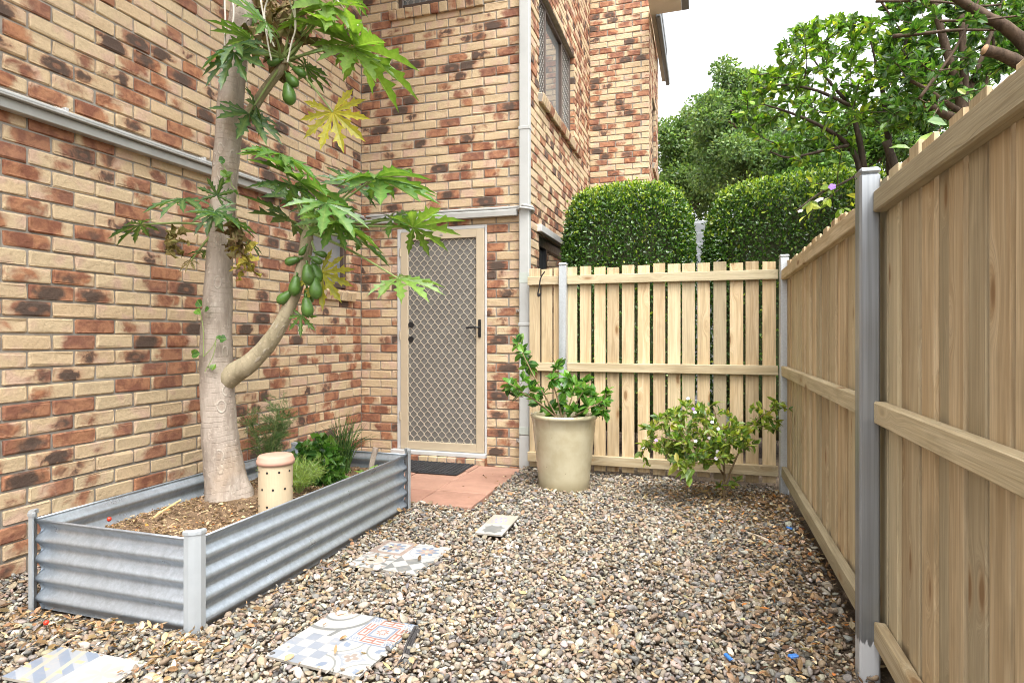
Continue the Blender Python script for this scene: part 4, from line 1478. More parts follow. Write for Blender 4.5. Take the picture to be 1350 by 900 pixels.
crown(CC0, [
    (185, 296, 3.30, 136, 312, 3.22, GD, .4, 1), (242, 262, 3.20, 182, 272, 3.05, GD, .55, 1), (283, 278, 3.12, 268, 310, 3.02, GD, .35, 1, (.1, -1, .7)),
    (292, 284, 3.12, 322, 296, 3.0, GD, .5, 1), (252, 344, 3.35, 232, 352, 3.32, (.20, .13, .06), .8, 1), (272, 330, 3.4, 246, 336, 3.42, GD, .5, 0), (325, 315, 3.42, 346, 334, 3.4, GD, .4, 1), (286, 258, 3.2, 296, 230, 3.15, GD, .4, 0)], 'crown')
crown(CB, [
    (468, 62, 3.30, 564, 82, 3.15, GL, .45, 1), (462, 58, 3.32, 412, 32, 3.15, GL, .4, 1), (430, 6, 3.25, 486, 42, 3.1, GL, .4, 1), (440, 8, 3.3, 388, 6, 3.1, GL, .4, 1),
    (406, 28, 3.3, 360, 24, 3.15, GL, .45, 1), (402, 88, 3.4, 440, 114, 3.45, GD, .35, 1), (439, 148, 3.3, 455, 208, 3.27, YL, .15, 1, VC), (455, -10, 3.4, 492, 20, 3.5, GM, .4, 1),
    (313, 58, 3.10, 258, 80, 2.98, GD, .5, 1), (309, 70, 3.1, 290, 116, 3.0, GD, .3, 1, (.1, -1, .7)), (330, 52, 3.2, 280, 30, 3.2, GM, .5, 1), (328, 150, 3.3, 352, 190, 3.2, GD, .3, 1), (338, 140, 3.35, 350, 178, 3.3, GD, .3, 0),
    (345, 45, 3.5, 330, 10, 3.6, GM, .4, 1), (466, 66, 3.28, 500, 96, 3.1, GL, .4, 0), (390, -20, 3.2, 430, -40, 3.0, GL, .4, 1), (350, 30, 3.1, 300, -20, 3.0, GM, .4, 1)], 'crown')
# dry leaves that hang curled on the stems
mb = MB()
for (a, b, c, d_, dd, cl) in ((318, 338, 322, 366, 3.28, (.50, .40, .08)), (300, 310, 306, 335, 3.2, (.24, .15, .08)), (312, 305, 318, 330, 3.22, (.20, .12, .07)), (350, 30, 345, 95, 3.36, (.16, .10, .055)), (362, 36, 372, 110, 3.38, (.13, .08, .045)),
                          (346, 60, 352, 108, 3.4, (.18, .11, .06)), (366, 20, 362, 60, 3.42, (.20, .13, .07)), (222, 318, 224, 342, 3.3, (.22, .16, .06)), (395, 10, 392, 45, 3.5, (.20, .12, .06))):
    mb = MB()
    for k in range(2):
        o = rng.normal(0, .012, 3)
        papaya_leaf(mb, at(a, b, dd) + o, at(c, d_, dd) + o * 1.5, np.array(cl) * rng.uniform(.8, 1.2), 1.1, lobes=5, curl=.016, facing=rng.normal(0, 1, 3) * (1, 1, .3))
    mb.build('dry_leaf', M['dead_leaf'], pap)
for L_ in ([(340, -20), (348, 25), (354, 62), (358, 80)], [(378, -10), (390, 30), (384, 58), (379, 82)], [(388, -10), (389, 20), (389, 38)], [(362, -20), (349, 12), (352, 40), (362, 62)], [(440, -5), (460, 20), (472, 34)], [(296, -10), (297, 30), (296, 60)],
           [(300, -20), (308, 10), (306, 40)]):
    mb = MB()
    tube(mb, smooth_path([at(p[0], p[1], 3.22) for p in L_], 4), .0045, 6)
    mb.build('dry_stalk', M['drystalk'], pap)
def fruit(px, py, ln, ang, d=3.27):
    L_ = ln * d / F_PX
    prof = [(.0, 0), (.10, .01), (.17, .06), (.215, .18), (.265, .36), (.31, .56), (.30, .74), (.23, .88), (.11, .97), (.02, 1.0), (0, 1.0)]
    ax = np.array((math.sin(ang) * CS, math.sin(ang) * SN, -math.cos(ang)))
    c = at(px, py, d) - ax * L_ / 2
    mb = MB()
    lathe(mb, c, [(r_ * L_ * .95, h * L_) for r_, h in prof], 20, axis=ax)
    tube(mb, [c + ax * .006, c - ax * .018], [.005, .006], 6)
    return mb.build('fruit', M['fruit'], pap, smooth=True)
for e in ((389, 377, 27, -.15, 3.25), (406, 362, 28, .1, 3.20), (417, 360, 27, .35, 3.25), (416, 380, 29, .1, 3.22), (375, 392, 24, -.9, 3.27), (405, 405, 27, .12, 3.24), (407, 390, 22, .2, 3.29), (385, 344, 20, -1.3, 3.25), (399, 331, 14, -.6, 3.22),
          (424, 335, 15, 1.3, 3.26), (418, 343, 16, 1.1, 3.22), (381, 124, 30, .15, 3.30), (385, 106, 22, .7, 3.29), (395, 95, 20, 1.0, 3.30), (361, 82, 18, -1.3, 3.3)):
    fruit(*e)
# little vine leaves on the trunk
mb = MB()
cl = [(266, 404), (276, 407), (258, 408), (264, 466), (258, 460), (284, 444), (290, 447), (275, 485), (279, 488), (290, 225), (296, 215), (288, 212), (303, 240), (305, 232), (312, 250), (298, 232), (308, 4), (316, 8), (320, 0)]
P = np.array([at(a, b, 3.27) for a, b in cl]); n = len(P)
leaves(mb, P, rng.normal(0, 1, (n, 3)) * (1, .4, 1), np.tile((.2, -1, .4), (n, 1)) + rng.normal(0, .2, (n, 3)), rng.uniform(.03, .06, n), rng.uniform(.025, .05, n), pick([GM, GL], n))
for a, b, c, d_ in ((262, 400, 268, 470), (268, 470, 286, 445), (270, 490, 285, 450), (288, 210, 306, 245), (306, 245, 314, 262)):
    tube(mb, smooth_path([at(a, b, 3.29), at((a + c) / 2 + 3, (b + d_) / 2, 3.285), at(c, d_, 3.29)], 4), .0022, 5, 1)
tag(mb.build('climbing_vine', [M['leaf'], M['stemgreen']]), 'thin creeper with tiny green leaves clinging to the papaya trunk', 'vine')

# ------------------------------------------------------------------ things in the garden bed
wt = thing('worm_tower', 'cream pipe worm tower with small holes and a pink terracotta lid, beside the papaya trunk', 'worm tower', (-2.085, 2.615, .26))
wc = np.array((-2.085, 2.615, 0))
mb = MB()
lathe(mb, wc, [(.0, .2), (.083, .2), (.0835, .545), (.078, .546), (.076, .3)], 40)
mb.build('pipe', plain('cream_pipe', (.46, .365, .24), .45, var=.07, scale=6), wt, smooth=False)
mb = MB()
lathe(mb, wc, [(.079, .540), (.090, .541), (.0935, .552), (.092, .563), (.087, .570), (.0855, .580), (.080, .586), (.05, .5885), (0, .589)], 44)
mb.build('lid', plain('pink_terracotta_lid', (.42, .245, .18), .7, var=.06), wt, smooth=True)
for z in (.34, .425, .51):
    for a in np.arange(9) * math.pi / 4.5 + (.35 if z == .425 else 0.0):
        d = np.array((math.cos(a), math.sin(a), 0))
        if d[1] > .45: continue
        mb = MB()
        tube(mb, [wc + d * .080 + ez * z, wc + d * .0842 + ez * z], .0058, 10)
        mb.build('vent_hole', M['black'], wt)

def fronds(mb, root, n_st, h, spread, nleaf, cols, ln=.05, mat=0, lean=(0, 0)):
    for s in range(n_st):
        a = rng.uniform(0, 6.28); rad = spread * rng.uniform(.15, 1)
        top = root + np.array((math.cos(a) * rad + lean[0], math.sin(a) * rad + lean[1], h * rng.uniform(.65, 1.05)))
        p = smooth_path([root + rng.normal(0, .012, 3) * (1, 1, 0), root * .5 + top * .5 + np.array((0, 0, .05)), top], 6)
        tube(mb, p, np.linspace(.0045, .0018, len(p)), 6, 1)
        for t in np.linspace(.35, 1, 7):
            q0 = p[int(t * (len(p) - 1))]
            for b in range(3):
                d = nrm(np.array((rng.normal(), rng.normal(), rng.uniform(.1, 1.1))))
                e = q0 + d * rng.uniform(.06, .13)
                tube(mb, [q0, (q0 + e) / 2 + ez * .005, e], .0011, 4, 1, cap=False)
                m = nleaf
                tt = rng.uniform(.15, 1, m)[:, None]
                P = q0 + (e - q0) * tt
                Dv = nrm(d + rng.normal(0, .75, (m, 3)))
                leaves(mb, P, Dv, rng.normal(0, 1, (m, 3)), rng.uniform(.5, 1, m) * ln, .0022, pick(cols, m), droop=.1, fold=0, mat=mat, lite=True)
mb = MB()
fronds(mb, np.array((-2.60, 3.20, .25)), 9, .52, .20, 26, [(.075, .16, .05), (.11, .20, .06), (.06, .12, .045)], .045)
tag(mb.build('fennel_plant', [M['far_leaf'], M['stemgreen']]), 'tall feathery dark green fennel behind the worm tower', 'fennel')
mb = MB()
fronds(mb, np.array((-2.25, 3.02, .25)), 12, .15, .16, 18, [(.20, .30, .05), (.26, .33, .06), (.15, .24, .05)], .04)
tag(mb.build('fennel_plant', [M['far_leaf'], M['stemgreen']]), 'low feathery yellow green fennel seedling in front of the parsley', 'fennel')
# curly parsley
mb = MB()
root = np.array((-2.37, 3.36, .26))
n = 620
dirs = nrm(rng.normal(0, 1, (n, 3)) + (0, 0, .35)); dirs[:, 2] = np.abs(dirs[:, 2])
P = root + dirs * rng.uniform(.45, 1, (n, 1)) * (.17, .17, .29)
leaves(mb, P, dirs + rng.normal(0, .6, (n, 3)), dirs * (.6, .6, 1) + rng.normal(0, .6, (n, 3)), rng.uniform(.03, .07, n), rng.uniform(.03, .06, n), pick([(.035, .105, .018), (.065, .165, .028), (.11, .22, .04)], n), droop=.5, fold=.8)
for k in range(26):
    e = root + nrm(rng.normal(0, 1, 3) * (1, 1, .2) + (0, 0, 1)) * (.12, .12, .24)
    tube(mb, [root, (root + e) / 2, e], .0025, 5, 1)
tag(mb.build('parsley_plant', [M['leaf'], M['stemgreen']]), 'dense curly dark green parsley in the garden bed middle', 'parsley')
mb = MB()
root = np.array((-2.36, 3.64, .26))
for k in range(110):
    a = rng.uniform(0, 6.28); L_ = rng.uniform(.24, .42); s = rng.uniform(.04, .26)
    b0 = root + np.array((rng.normal(0, .03), rng.normal(0, .03), 0))
    tipp = b0 + np.array((math.cos(a) * s, math.sin(a) * s, L_ * (1 - (s / .32) ** 2 * .6)))
    p = smooth_path([b0, b0 * .55 + tipp * .45 + ez * .07, tipp], 5)
    tube(mb, p, np.linspace(.0034, .0009, len(p)), 5, 0, col=pick([(.045, .115, .03), (.085, .17, .04), (.12, .20, .05)], 1)[0], cap=False)
tag(mb.build('chive_clump', M['leaf'], smooth=True), 'spiky clump of thin upright chives at the far end of the garden bed', 'chives')
mb = MB()
n = 16
root = np.array((-2.08, 3.52, .265))
a = rng.uniform(0, 6.28, n)
leaves(mb, root + rng.normal(0, .008, (n, 3)), np.stack([np.cos(a), np.sin(a), rng.uniform(.5, 1.4, n)], 1), np.stack([-np.cos(a) * .6, -np.sin(a) * .6, np.ones(n)], 1), rng.uniform(.07, .12, n), rng.uniform(.04, .06, n), pick([(.24, .38, .05), (.18, .32, .05)], n), droop=.35, fold=.5)
tag(mb.build('lettuce_seedling', M['leaf']), 'small bright lime lettuce seedling close to the bed side near the chives', 'lettuce')
mb = MB()
tube(mb, smooth_path([(-2.13, 3.60, .22), (-2.115, 3.615, .34), (-2.095, 3.63, .445)], 4), np.linspace(.017, .019, 9), 12, wob=.05)
tag(mb.build('wooden_stake', bark_mat('weathered_stake', (.26, .20, .16), (.42, .35, .29), False, 2), smooth=False), 'short weathered grey stake leaning in the garden bed beside the chives', 'stake')
mb = MB()
tube(mb, smooth_path([at(202, 682, 3.0), at(218, 671, 3.07), at(238, 659, 3.16)], 4), .006, 7, wob=.1)
tag(mb.build('dry_stalk', plain('straw', (.50, .36, .16), .8)), 'straw coloured broken stalk lying on the garden bed soil', 'stalk')

# ------------------------------------------------------------------ glazed pot and its shrub
pc = np.array((-1.055, 4.73, 0))
pt_ = thing('glazed_pot', 'tall cream glazed pot standing on the gravel before the fence', 'pot', tuple(pc))
mb = MB()
lathe(mb, pc, [(0, -.01), (.192, -.01), (.198, .0), (.206, .10), (.224, .28), (.243, .46), (.253, .545), (.262, .552), (.266, .566), (.262, .578), (.250, .582), (.240, .576), (.236, .55), (.228, .46), (.222, .40)], 72)
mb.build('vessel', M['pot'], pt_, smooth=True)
mb = MB()
lathe(mb, pc, [(.2335, .515), (.16, .523), (.08, .516), (0, .524)], 32)
mb.build('potting_soil', M['soil'], pt_, smooth=True)

def grow(tips, limbs, mbw, mat=0, r_tip=.0018, twig_r=.004, bend=.05, reach=None, seg=4):
    """tie every tip to the nearest point of the wood grown so far; returns the twig paths"""
    nodes = np.concatenate([l for l in limbs])
    paths = []
    d0 = np.array([np.min(np.linalg.norm(nodes - t, axis=1)) for t in tips])
    for i in np.argsort(d0):
        t = tips[i]
        dd = np.linalg.norm(nodes - t, axis=1) + np.maximum(0, nodes[:, 2] - t[2]) * .8
        k = int(np.argmin(dd))
        if reach and dd[k] > reach: continue
        a = nodes[k]; L_ = np.linalg.norm(t - a)
        mid = (a + t) / 2 + rng.normal(0, bend * L_, 3) - ez * bend * L_ * .5
        p = smooth_path([a, mid, t], seg)
        tube(mbw, p, np.linspace(min(twig_r, .0012 + L_ * .012), r_tip, len(p)), 5, mat, cap=False)
        nodes = np.concatenate([nodes, p[1:]])
        paths.append(p)
    return paths

def dress(mbl, paths, per, ln, wd, cols, p=None, upb=.7, outb=.6, mat=0, droop=.25, tail=.55, fold=.28, colfn=None):
    P, D, N = [], [], []
    for q in paths:
        for k in range(per):
            t = 1 - tail * rng.random() ** 1.3
            f = t * (len(q) - 1); i = min(int(f), len(q) - 2)
            x = q[i] + (q[i + 1] - q[i]) * (f - i)
            ax = nrm(q[-1] - q[max(0, len(q) - 3)])
            d = nrm(ax * outb + rng.normal(0, .62, 3) + (0, 0, .15))
            P.append(x); D.append(d); N.append(np.array((0, 0, upb)) + rng.normal(0, .4, 3))
    P = np.array(P); D = np.array(D); N = np.array(N); n = len(P)
    L_ = rng.uniform(*ln, n)
    C = pick(cols, n, p) if colfn is None else colfn(P, n)
    leaves(mbl, P, D, N, L_, L_ * rng.uniform(*wd, n), C, droop=droop, fold=fold, mat=mat)
    return P

ps = thing('potted_shrub', 'leafy citrus like shrub with glossy leaves growing in the cream pot', 'shrub', (pc[0], pc[1], .52))
mbw, mbl = MB(), MB()
D0 = 4.75
def limb(L_, d0): return smooth_path([at(p[0], p[1], p[2] if len(p) > 2 else d0) for p in L_], 5)
lm = [limb([(738, 556), (722, 528, 4.72), (705, 498, 4.7), (690, 468, 4.7), (683, 452, 4.7)], D0), limb([(742, 556), (735, 525), (728, 500), (734, 485)], D0),
      limb([(745, 556), (760, 530, 4.68), (772, 512, 4.65)], D0), limb([(746, 556), (772, 540, 4.6), (795, 528, 4.58), (800, 515, 4.58)], D0), limb([(735, 552), (712, 532, 4.65), (690, 518, 4.6), (672, 505, 4.6)], D0), limb([(740, 552), (752, 530, 4.85), (756, 508, 4.9)], D0)]
for l in lm: tube(mbw, l, np.linspace(.008, .003, len(l)), 7)
tips = [at(x_, y_, D0 + rng.normal(0, .09)) for x_, y_ in ((683, 452), (690, 470), (698, 482), (672, 508), (680, 520), (690, 500), (702, 512), (715, 520), (728, 500), (734, 484), (745, 515), (757, 506), (770, 500), (764, 520), (782, 522), (795, 530), (798, 542), (785, 545), (755, 540),
                                                              (720, 538), (708, 530), (738, 530), (775, 535), (766, 545), (730, 545), (800, 528), (748, 498), (742, 540))]
pa = grow(tips, lm, mbw)
dress(mbl, pa, 12, (.06, .105), (.45, .6), [(.045, .14, .018), (.075, .20, .025), (.12, .26, .04), (.03, .10, .02)], upb=.5, tail=.35, droop=.2)
for l in lm: dress(mbl, [l], 14, (.06, .10), (.42, .58), [(.045, .14, .018), (.075, .20, .025), (.12, .26, .04)], upb=.5, tail=.5)
mbw.build('stem', M['twig'], ps, smooth=True); mbl.build('foliage', M['leaf'], ps)

# ------------------------------------------------------------------ flowering shrub in the gravel
fs = thing('flowering_shrub', 'low yellow green shrub with pale lilac flowers growing from the gravel by the fence', 'shrub', (.141, 4.677, 0))
mbw, mbl, mbf = MB(), MB(), MB()
D0 = 4.42
lm = [limb([(956, 672), (954, 640), (955, 610), (948, 590), (930, 570)], D0), limb([(955, 640), (970, 605, 4.4), (985, 575, 4.4), (1000, 552, 4.42), (1022, 536, 4.45)], D0), limb([(954, 625), (935, 600, 4.35), (905, 585, 4.3), (870, 575, 4.3)], D0),
      limb([(955, 620), (950, 590, 4.5), (945, 555, 4.55), (940, 535, 4.55)], D0), limb([(954, 612), (920, 590, 4.5), (885, 560, 4.6)], D0)]
for l in lm: tube(mbw, l, np.linspace(.008, .003, len(l)), 7)
tips = []
for k in range(210):
    a = rng.uniform(0, 6.28); r_ = rng.random() ** .5
    tips.append(at(920 + 72 * r_ * math.cos(a), 580 + 44 * r_ * math.sin(a) * (1 if math.sin(a) < 0 else .75), D0 + rng.normal(0, .16)))
for k in range(22):
    t = rng.random(); tips.append(at(965 + 65 * t + rng.normal(0, 6), 580 - 45 * t + rng.normal(0, 10), 4.43 + rng.normal(0, .05)))
for x_, y_ in ((1032, 530), (1040, 540), (1020, 528), (1010, 562), (1022, 566), (968, 640), (972, 632), (950, 640), (902, 534), (907, 528), (945, 530), (850, 565), (846, 595), (853, 612), (1000, 585)):
    tips.append(at(x_, y_, D0 + rng.normal(0, .06)))
pa = grow(tips, lm, mbw)
SC = [(.12, .20, .035), (.20, .28, .045), (.29, .33, .06), (.075, .145, .03), (.38, .37, .08)]
dress(mbl, pa, 8, (.034, .075), (.4, .54), SC, [.32, .29, .16, .2, .03], upb=.8, tail=.6)
big = [limb([(945, 595), (915, 600, 4.2), (890, 615, 4.15)], 4.3), limb([(940, 600), (925, 612, 4.2), (905, 622, 4.15)], 4.3)]
dress(mbl, big, 7, (.08, .12), (.42, .55), SC[:3], upb=.4, tail=.3, droop=.5)
mbw.build('stem', M['twig'], fs, smooth=True); mbl.build('foliage', M['leaf'], fs)
def flower(mb, c, s, cl):
    n = 5; a = np.arange(n) * 2 * math.pi / n + rng.uniform(0, 1)
    nn = nrm(np.array((.0, -.8, .7)) + rng.normal(0, .25, 3)); x_ = nrm(np.cross(nn, (0, 0, 1))); y_ = np.cross(nn, x_)
    leaves(mb, np.tile(c, (n, 1)), np.cos(a)[:, None] * x_ + np.sin(a)[:, None] * y_, np.tile(nn, (n, 1)), s, s * .95, np.tile(cl, (n, 1)), droop=.1, fold=.1)
for x_, y_ in ((916, 543), (939, 556), (947, 565), (935, 577), (946, 595), (848, 590), (907, 525), (917, 581), (914, 605), (944, 604)):
    mbf = MB(); flower(mbf, at(x_, y_, 4.2), .014, (.72, .66, .78)); mbf.build('flower', M['petal'], fs)
for x_, y_ in ((865, 580), (914, 539), (909, 609)):
    mbf = MB(); flower(mbf, at(x_, y_, 4.2), .014, (.42, .26, .62)); tag(mbf.build('flower', M['petal'], fs), 'deep lilac flower')

# ------------------------------------------------------------------ clipped hedges
def hedge(c, h, n, label, seed):
    t = thing('clipped_hedge', label, 'hedge', (c[0], c[1], 0), 'clipped hedges behind the fences')
    c = np.array(c); h = np.array(h)
    p = 4.4
    d = rng.normal(0, 1, (int(n * 2.4), 3))
    # even cover: sample a cube's faces
    k = rng.integers(0, 3, len(d)); u = rng.uniform(-1, 1, (len(d), 3)); u[np.arange(len(d)), k] = np.sign(rng.normal(0, 1, len(d)))
    keep = (u[:, 1] < .75) & (u[:, 2] > -.75)
    keep &= ~((u[:, 2] < .1) & (rng.random(len(d)) < .62))
    u = u[keep][:n]
    s = (np.abs(u) ** p).sum(1) ** (-1 / p)
    wob = 1 + .024 * vnoise(u[:, 0] * 3, u[:, 2] * 3 + u[:, 1] * 2, 2.4, seed) + .012 * vnoise(u[:, 0] * 9, u[:, 2] * 9 + u[:, 1] * 6, 3, seed + 1)
    inw = 1 - np.abs(rng.normal(0, .055, len(u))) + .05 * (rng.random(len(u)) < .05) * rng.random(len(u))
    S = u * s[:, None] * (wob * inw)[:, None]
    nr = nrm(np.sign(S) * np.abs(S) ** (p - 1) / h)
    P = c + S * h
    m = len(P)
    top = np.clip(nr[:, 2], 0, 1)
    young = rng.random(m) < (.07 + .9 * top ** 1.2) * np.clip((inw - .88) / .12, 0, 1)
    C = pick([(.034, .085, .015), (.05, .115, .018), (.075, .155, .024), (.022, .056, .013)], m)
    C[young] = pick([(.20, .29, .03), (.28, .36, .04), (.14, .24, .03)], int(young.sum()))
    mb = MB()
    L_ = rng.uniform(.026, .046, m)
    leaves(mb, P, nr * .8 + rng.normal(0, .7, (m, 3)) + (0, 0, .25), nr + rng.normal(0, .6, (m, 3)), L_, L_ * rng.uniform(.42, .6, m), C, droop=.15)
    mb.build('foliage', M['hedge'], t)
    # solid core coloured dark for the shade inside the hedge, plus twig stubs
    mb = MB()
    v, f = icosphere(3)
    s = (np.abs(v) ** p).sum(1) ** (-1 / p)
    mb.add(c + v * s[:, None] * h * .86, f)
    for q_ in range(60):
        a = v[rng.integers(0, len(v))]; a = a * ((np.abs(a) ** p).sum() ** (-1 / p))
        tube(mb, [c + a * h * .8, c + a * h * .97 + rng.normal(0, .03, 3)], [.006, .002], 5)
    mb.build('twigs_and_shade_core', M['hedge_core'], t)
M['hedge_core'] = bark_mat('hedge_twig_and_shade', (.030, .036, .016), (.06, .07, .03), False, 2)  # dark green-brown, inner shade put into the core colour; twigs share it
hedge((-.775, 6.75, 1.38), (.69, .62, 1.41), 30000, 'rounded dark green clipped hedge beside the brick wall behind the fence', 3)
hedge((1.12, 2.75, .70), (.36, 2.45, .84), 16000, 'hedge added on the far side of the long fence to darken its gaps', 5)  # added backing, keeps bright sky out of the paling gaps
hedge((1.03, 6.85, 1.36), (1.04, .66, 1.42), 38000, 'wider clipped hedge behind the fence corner, under the overhanging shrub', 8)
# weatherboard neighbour behind the hedges
mb = MB()
for k in range(19):
    box(mb, (.0, 8.9, .08 + k * .145), (1.3, .02, .155), .003, [ex, nrm((0, 1, .12)), nrm((0, -.12, 1))])
box2(mb, (-.64, 8.93, 0), (.64, 9.0, 2.80), bev=.01)
tag(mb.build('weatherboard_wall', plain('grey_weatherboard', (.22, .235, .245), .6)), 'grey weatherboard wall glimpsed through the gap between the two hedges', 'wall')

# ------------------------------------------------------------------ trees beyond
def far_tree(name, label, base, clumps, n, leaf, cols, trunk_r, seed, grp):
    t = thing(name, label, 'tree', tuple(base), grp)
    mbw, mbl = MB(), MB()
    base = np.array(base, float)
    cs = np.array([c[:3] for c in clumps]); rs = np.array([c[3] for c in clumps])
    top = cs.mean(0)
    tr = smooth_path([base, base * .5 + top * .5 + rng.normal(0, .15, 3) * (1, 1, 0), top], 6)
    tube(mbw, tr, np.linspace(trunk_r, trunk_r * .4, len(tr)), 9, wob=.04)
    for c in cs:
        k = int(np.argmin(np.linalg.norm(tr - c, axis=1) + np.maximum(0, tr[:, 2] - c[2] + .4)))
        p = smooth_path([tr[k], (tr[k] + c) / 2 + rng.normal(0, .12, 3), c], 5)
        tube(mbw, p, np.linspace(trunk_r * .4, .012, len(p)), 6, cap=False)
    w_ = rs ** 2; k = rng.choice(len(cs), n, p=w_ / w_.sum())
    d = nrm(rng.normal(0, 1, (n, 3)))
    rad = rs[k] * (rng.random(n) ** .45) * (1 + .28 * vnoise(d[:, 0] * 3 + k, d[:, 1] * 3 + d[:, 2] * 3, 1.6, seed))
    P = cs[k] + d * rad[:, None] * (1, 1, .8)
    L_ = rng.uniform(.7, 1.3, n) * leaf
    leaves(mbl, P, d + rng.normal(0, .8, (n, 3)), rng.normal(0, .7, (n, 3)) + (0, 0, .8), L_, L_ * .55, pick(cols, n, None, .2), lite=True, droop=0, fold=0)
    mbw.build('trunk', M['brown_bark'], t, smooth=True); mbl.build('crown', M['far_leaf'], t)
def clump_px(L_, d):
    out = []
    for (px, py, r_) in L_:
        for k in range(4):
            q_ = at(px + rng.normal(0, r_ * .55), py + rng.normal(0, r_ * .5), d + rng.normal(0, r_ * d / F_PX))
            out.append(tuple(q_) + (r_ * d / F_PX * rng.uniform(.75, 1.2),))
    return out
TC = [(.10, .175, .055), (.14, .22, .075), (.19, .27, .10), (.065, .12, .045)]
b = at(968, 443, 17); far_tree('tree', 'tall uneven grey green tree standing clear against the sky behind the hedges', (b[0], b[1], 0),
         clump_px([(958, 100, 20), (968, 125, 22), (1000, 180, 24), (938, 165, 20), (960, 150, 24), (990, 112, 20), (945, 135, 22), (975, 150, 28), (1008, 150, 18), (950, 185, 26), (985, 195, 28), (965, 225, 30), (1010, 215, 22)], 17), 42000, .10, TC, .16, 4, 'trees beyond the hedges')
b = at(900, 443, 21); far_tree('tree', 'lower spreading tree between the brick building and the taller grey green tree', (b[0], b[1], 0),
         clump_px([(890, 175, 18), (915, 170, 18), (885, 205, 22), (910, 215, 24), (935, 235, 22), (895, 245, 24), (920, 260, 22)], 21), 26000, .12, [(.09, .155, .045), (.13, .20, .06), (.17, .25, .08), (.055, .105, .035)], .16, 5, 'trees beyond the hedges')
b = at(1065, 443, 15); far_tree('tree', 'dark tree filling in behind the overhanging shrub above the wide hedge', (b[0], b[1], 0),
         clump_px([(1045, 205, 24), (1075, 190, 24), (1100, 205, 26), (1060, 225, 24), (1030, 225, 18), (1120, 180, 24), (1150, 190, 26), (1190, 180, 26), (1230, 160, 24)], 15), 24000, .11, [(.045, .10, .02), (.075, .15, .03), (.10, .19, .035), (.03, .07, .018)], .14, 6, 'trees beyond the hedges')

# ------------------------------------------------------------------ neighbour's shrubs over the right fence
LC = [(.055, .13, .015), (.10, .20, .02), (.17, .27, .03), (.035, .09, .015), (.30, .36, .04)]
sa = thing('overhanging_shrub', 'dark stemmed shrub with yellow green leaves leaning over the fence by the near steel post', 'shrub', tuple(at(1160, 443, 4.6)[:2]) + (0,))
mbw, mbl, mbf = MB(), MB(), MB()
b0 = (1158, 640, 4.75)
lm = [limb([b0, (1150, 340), (1134, 228), (1118, 192), (1085, 168, 4.5), (1045, 150, 4.45), (1008, 138, 4.4)], 4.6), limb([b0, (1152, 330), (1138, 215), (1130, 172), (1118, 138), (1095, 110), (1072, 78)], 4.6),
      limb([b0, (1175, 320), (1172, 200), (1166, 135), (1158, 98), (1148, 55)], 4.7), limb([(1167, 140), (1185, 95), (1196, 45), (1200, 10)], 4.75), limb([(1118, 192), (1080, 200), (1040, 208), (1015, 200)], 4.55), limb([(1118, 138), (1078, 120), (1035, 112), (1000, 118)], 4.5),
      limb([(1134, 228), (1110, 242, 4.4), (1080, 255, 4.3), (1050, 278, 4.25)], 4.55), limb([(1160, 110), (1190, 80, 4.5), (1215, 60, 4.4)], 4.7)]
for i, l in enumerate(lm): tube(mbw, l, np.linspace((.03, .034, .04, .02, .014, .014, .009, .014)[i], .005, len(l)), 9, wob=.06)
tips = []
for k in range(430):
    a = rng.uniform(0, 6.28); r_ = rng.random() ** .5
    x_, y_ = 1112 + 122 * r_ * math.cos(a), 112 + 92 * r_ * math.sin(a)
    if x_ < 1040 and y_ < 95: continue
    if y_ > 170 and rng.random() < .6: continue
    tips.append(at(x_, y_, 4.7 + rng.normal(0, .38)))
for x_, y_ in ((1030, 68), (1034, 90), (1045, 60), (1076, 38), (1090, 45), (985, 130), (980, 155), (990, 170), (1000, 115), (1048, 205), (1060, 215), (1025, 195)):
    for k in range(3): tips.append(at(x_ + rng.normal(0, 4), y_ + rng.normal(0, 5), 4.5 + rng.normal(0, .1)))
tips = np.array(tips)
pa = grow(tips, lm, mbw, twig_r=.010, r_tip=.0025)
dress(mbl, pa, 10, (.042, .08), (.42, .54), LC, [.30, .30, .17, .18, .05], upb=.55, tail=.65)
sp_ = [limb([(1118, 238), (1092, 250), (1062, 270)], 4.3), limb([(1100, 246), (1075, 242), (1060, 240)], 4.3), limb([(1105, 250), (1085, 268), (1062, 285)], 4.3), limb([(1125, 232), (1135, 262), (1110, 275)], 4.35)]
for l in sp_: tube(mbw, l, np.linspace(.005, .002, len(l)), 5)
dress(mbl, sp_, 8, (.06, .10), (.4, .5), [(.25, .33, .04), (.36, .40, .06), (.17, .27, .03)], upb=.3, tail=.9)
for x_, y_, s_, c_ in ((1080, 263, .032, (.68, .60, .66)), (1097, 246, .028, (.34, .20, .58)), (1055, 278, .02, (.75, .70, .60))):
    mbf = MB(); flower(mbf, at(x_, y_, 4.2), s_, c_); mbf.build('flower', M['petal'], sa)
# sawn-off stump
st = limb([(1185, 235), (1178, 215), (1168, 186)], 4.3)
tube(mbw, st, np.linspace(.032, .026, len(st)), 10)
mbw.build('stem', M['dark_bark'], sa, smooth=True); mbl.build('foliage', M['leaf'], sa)

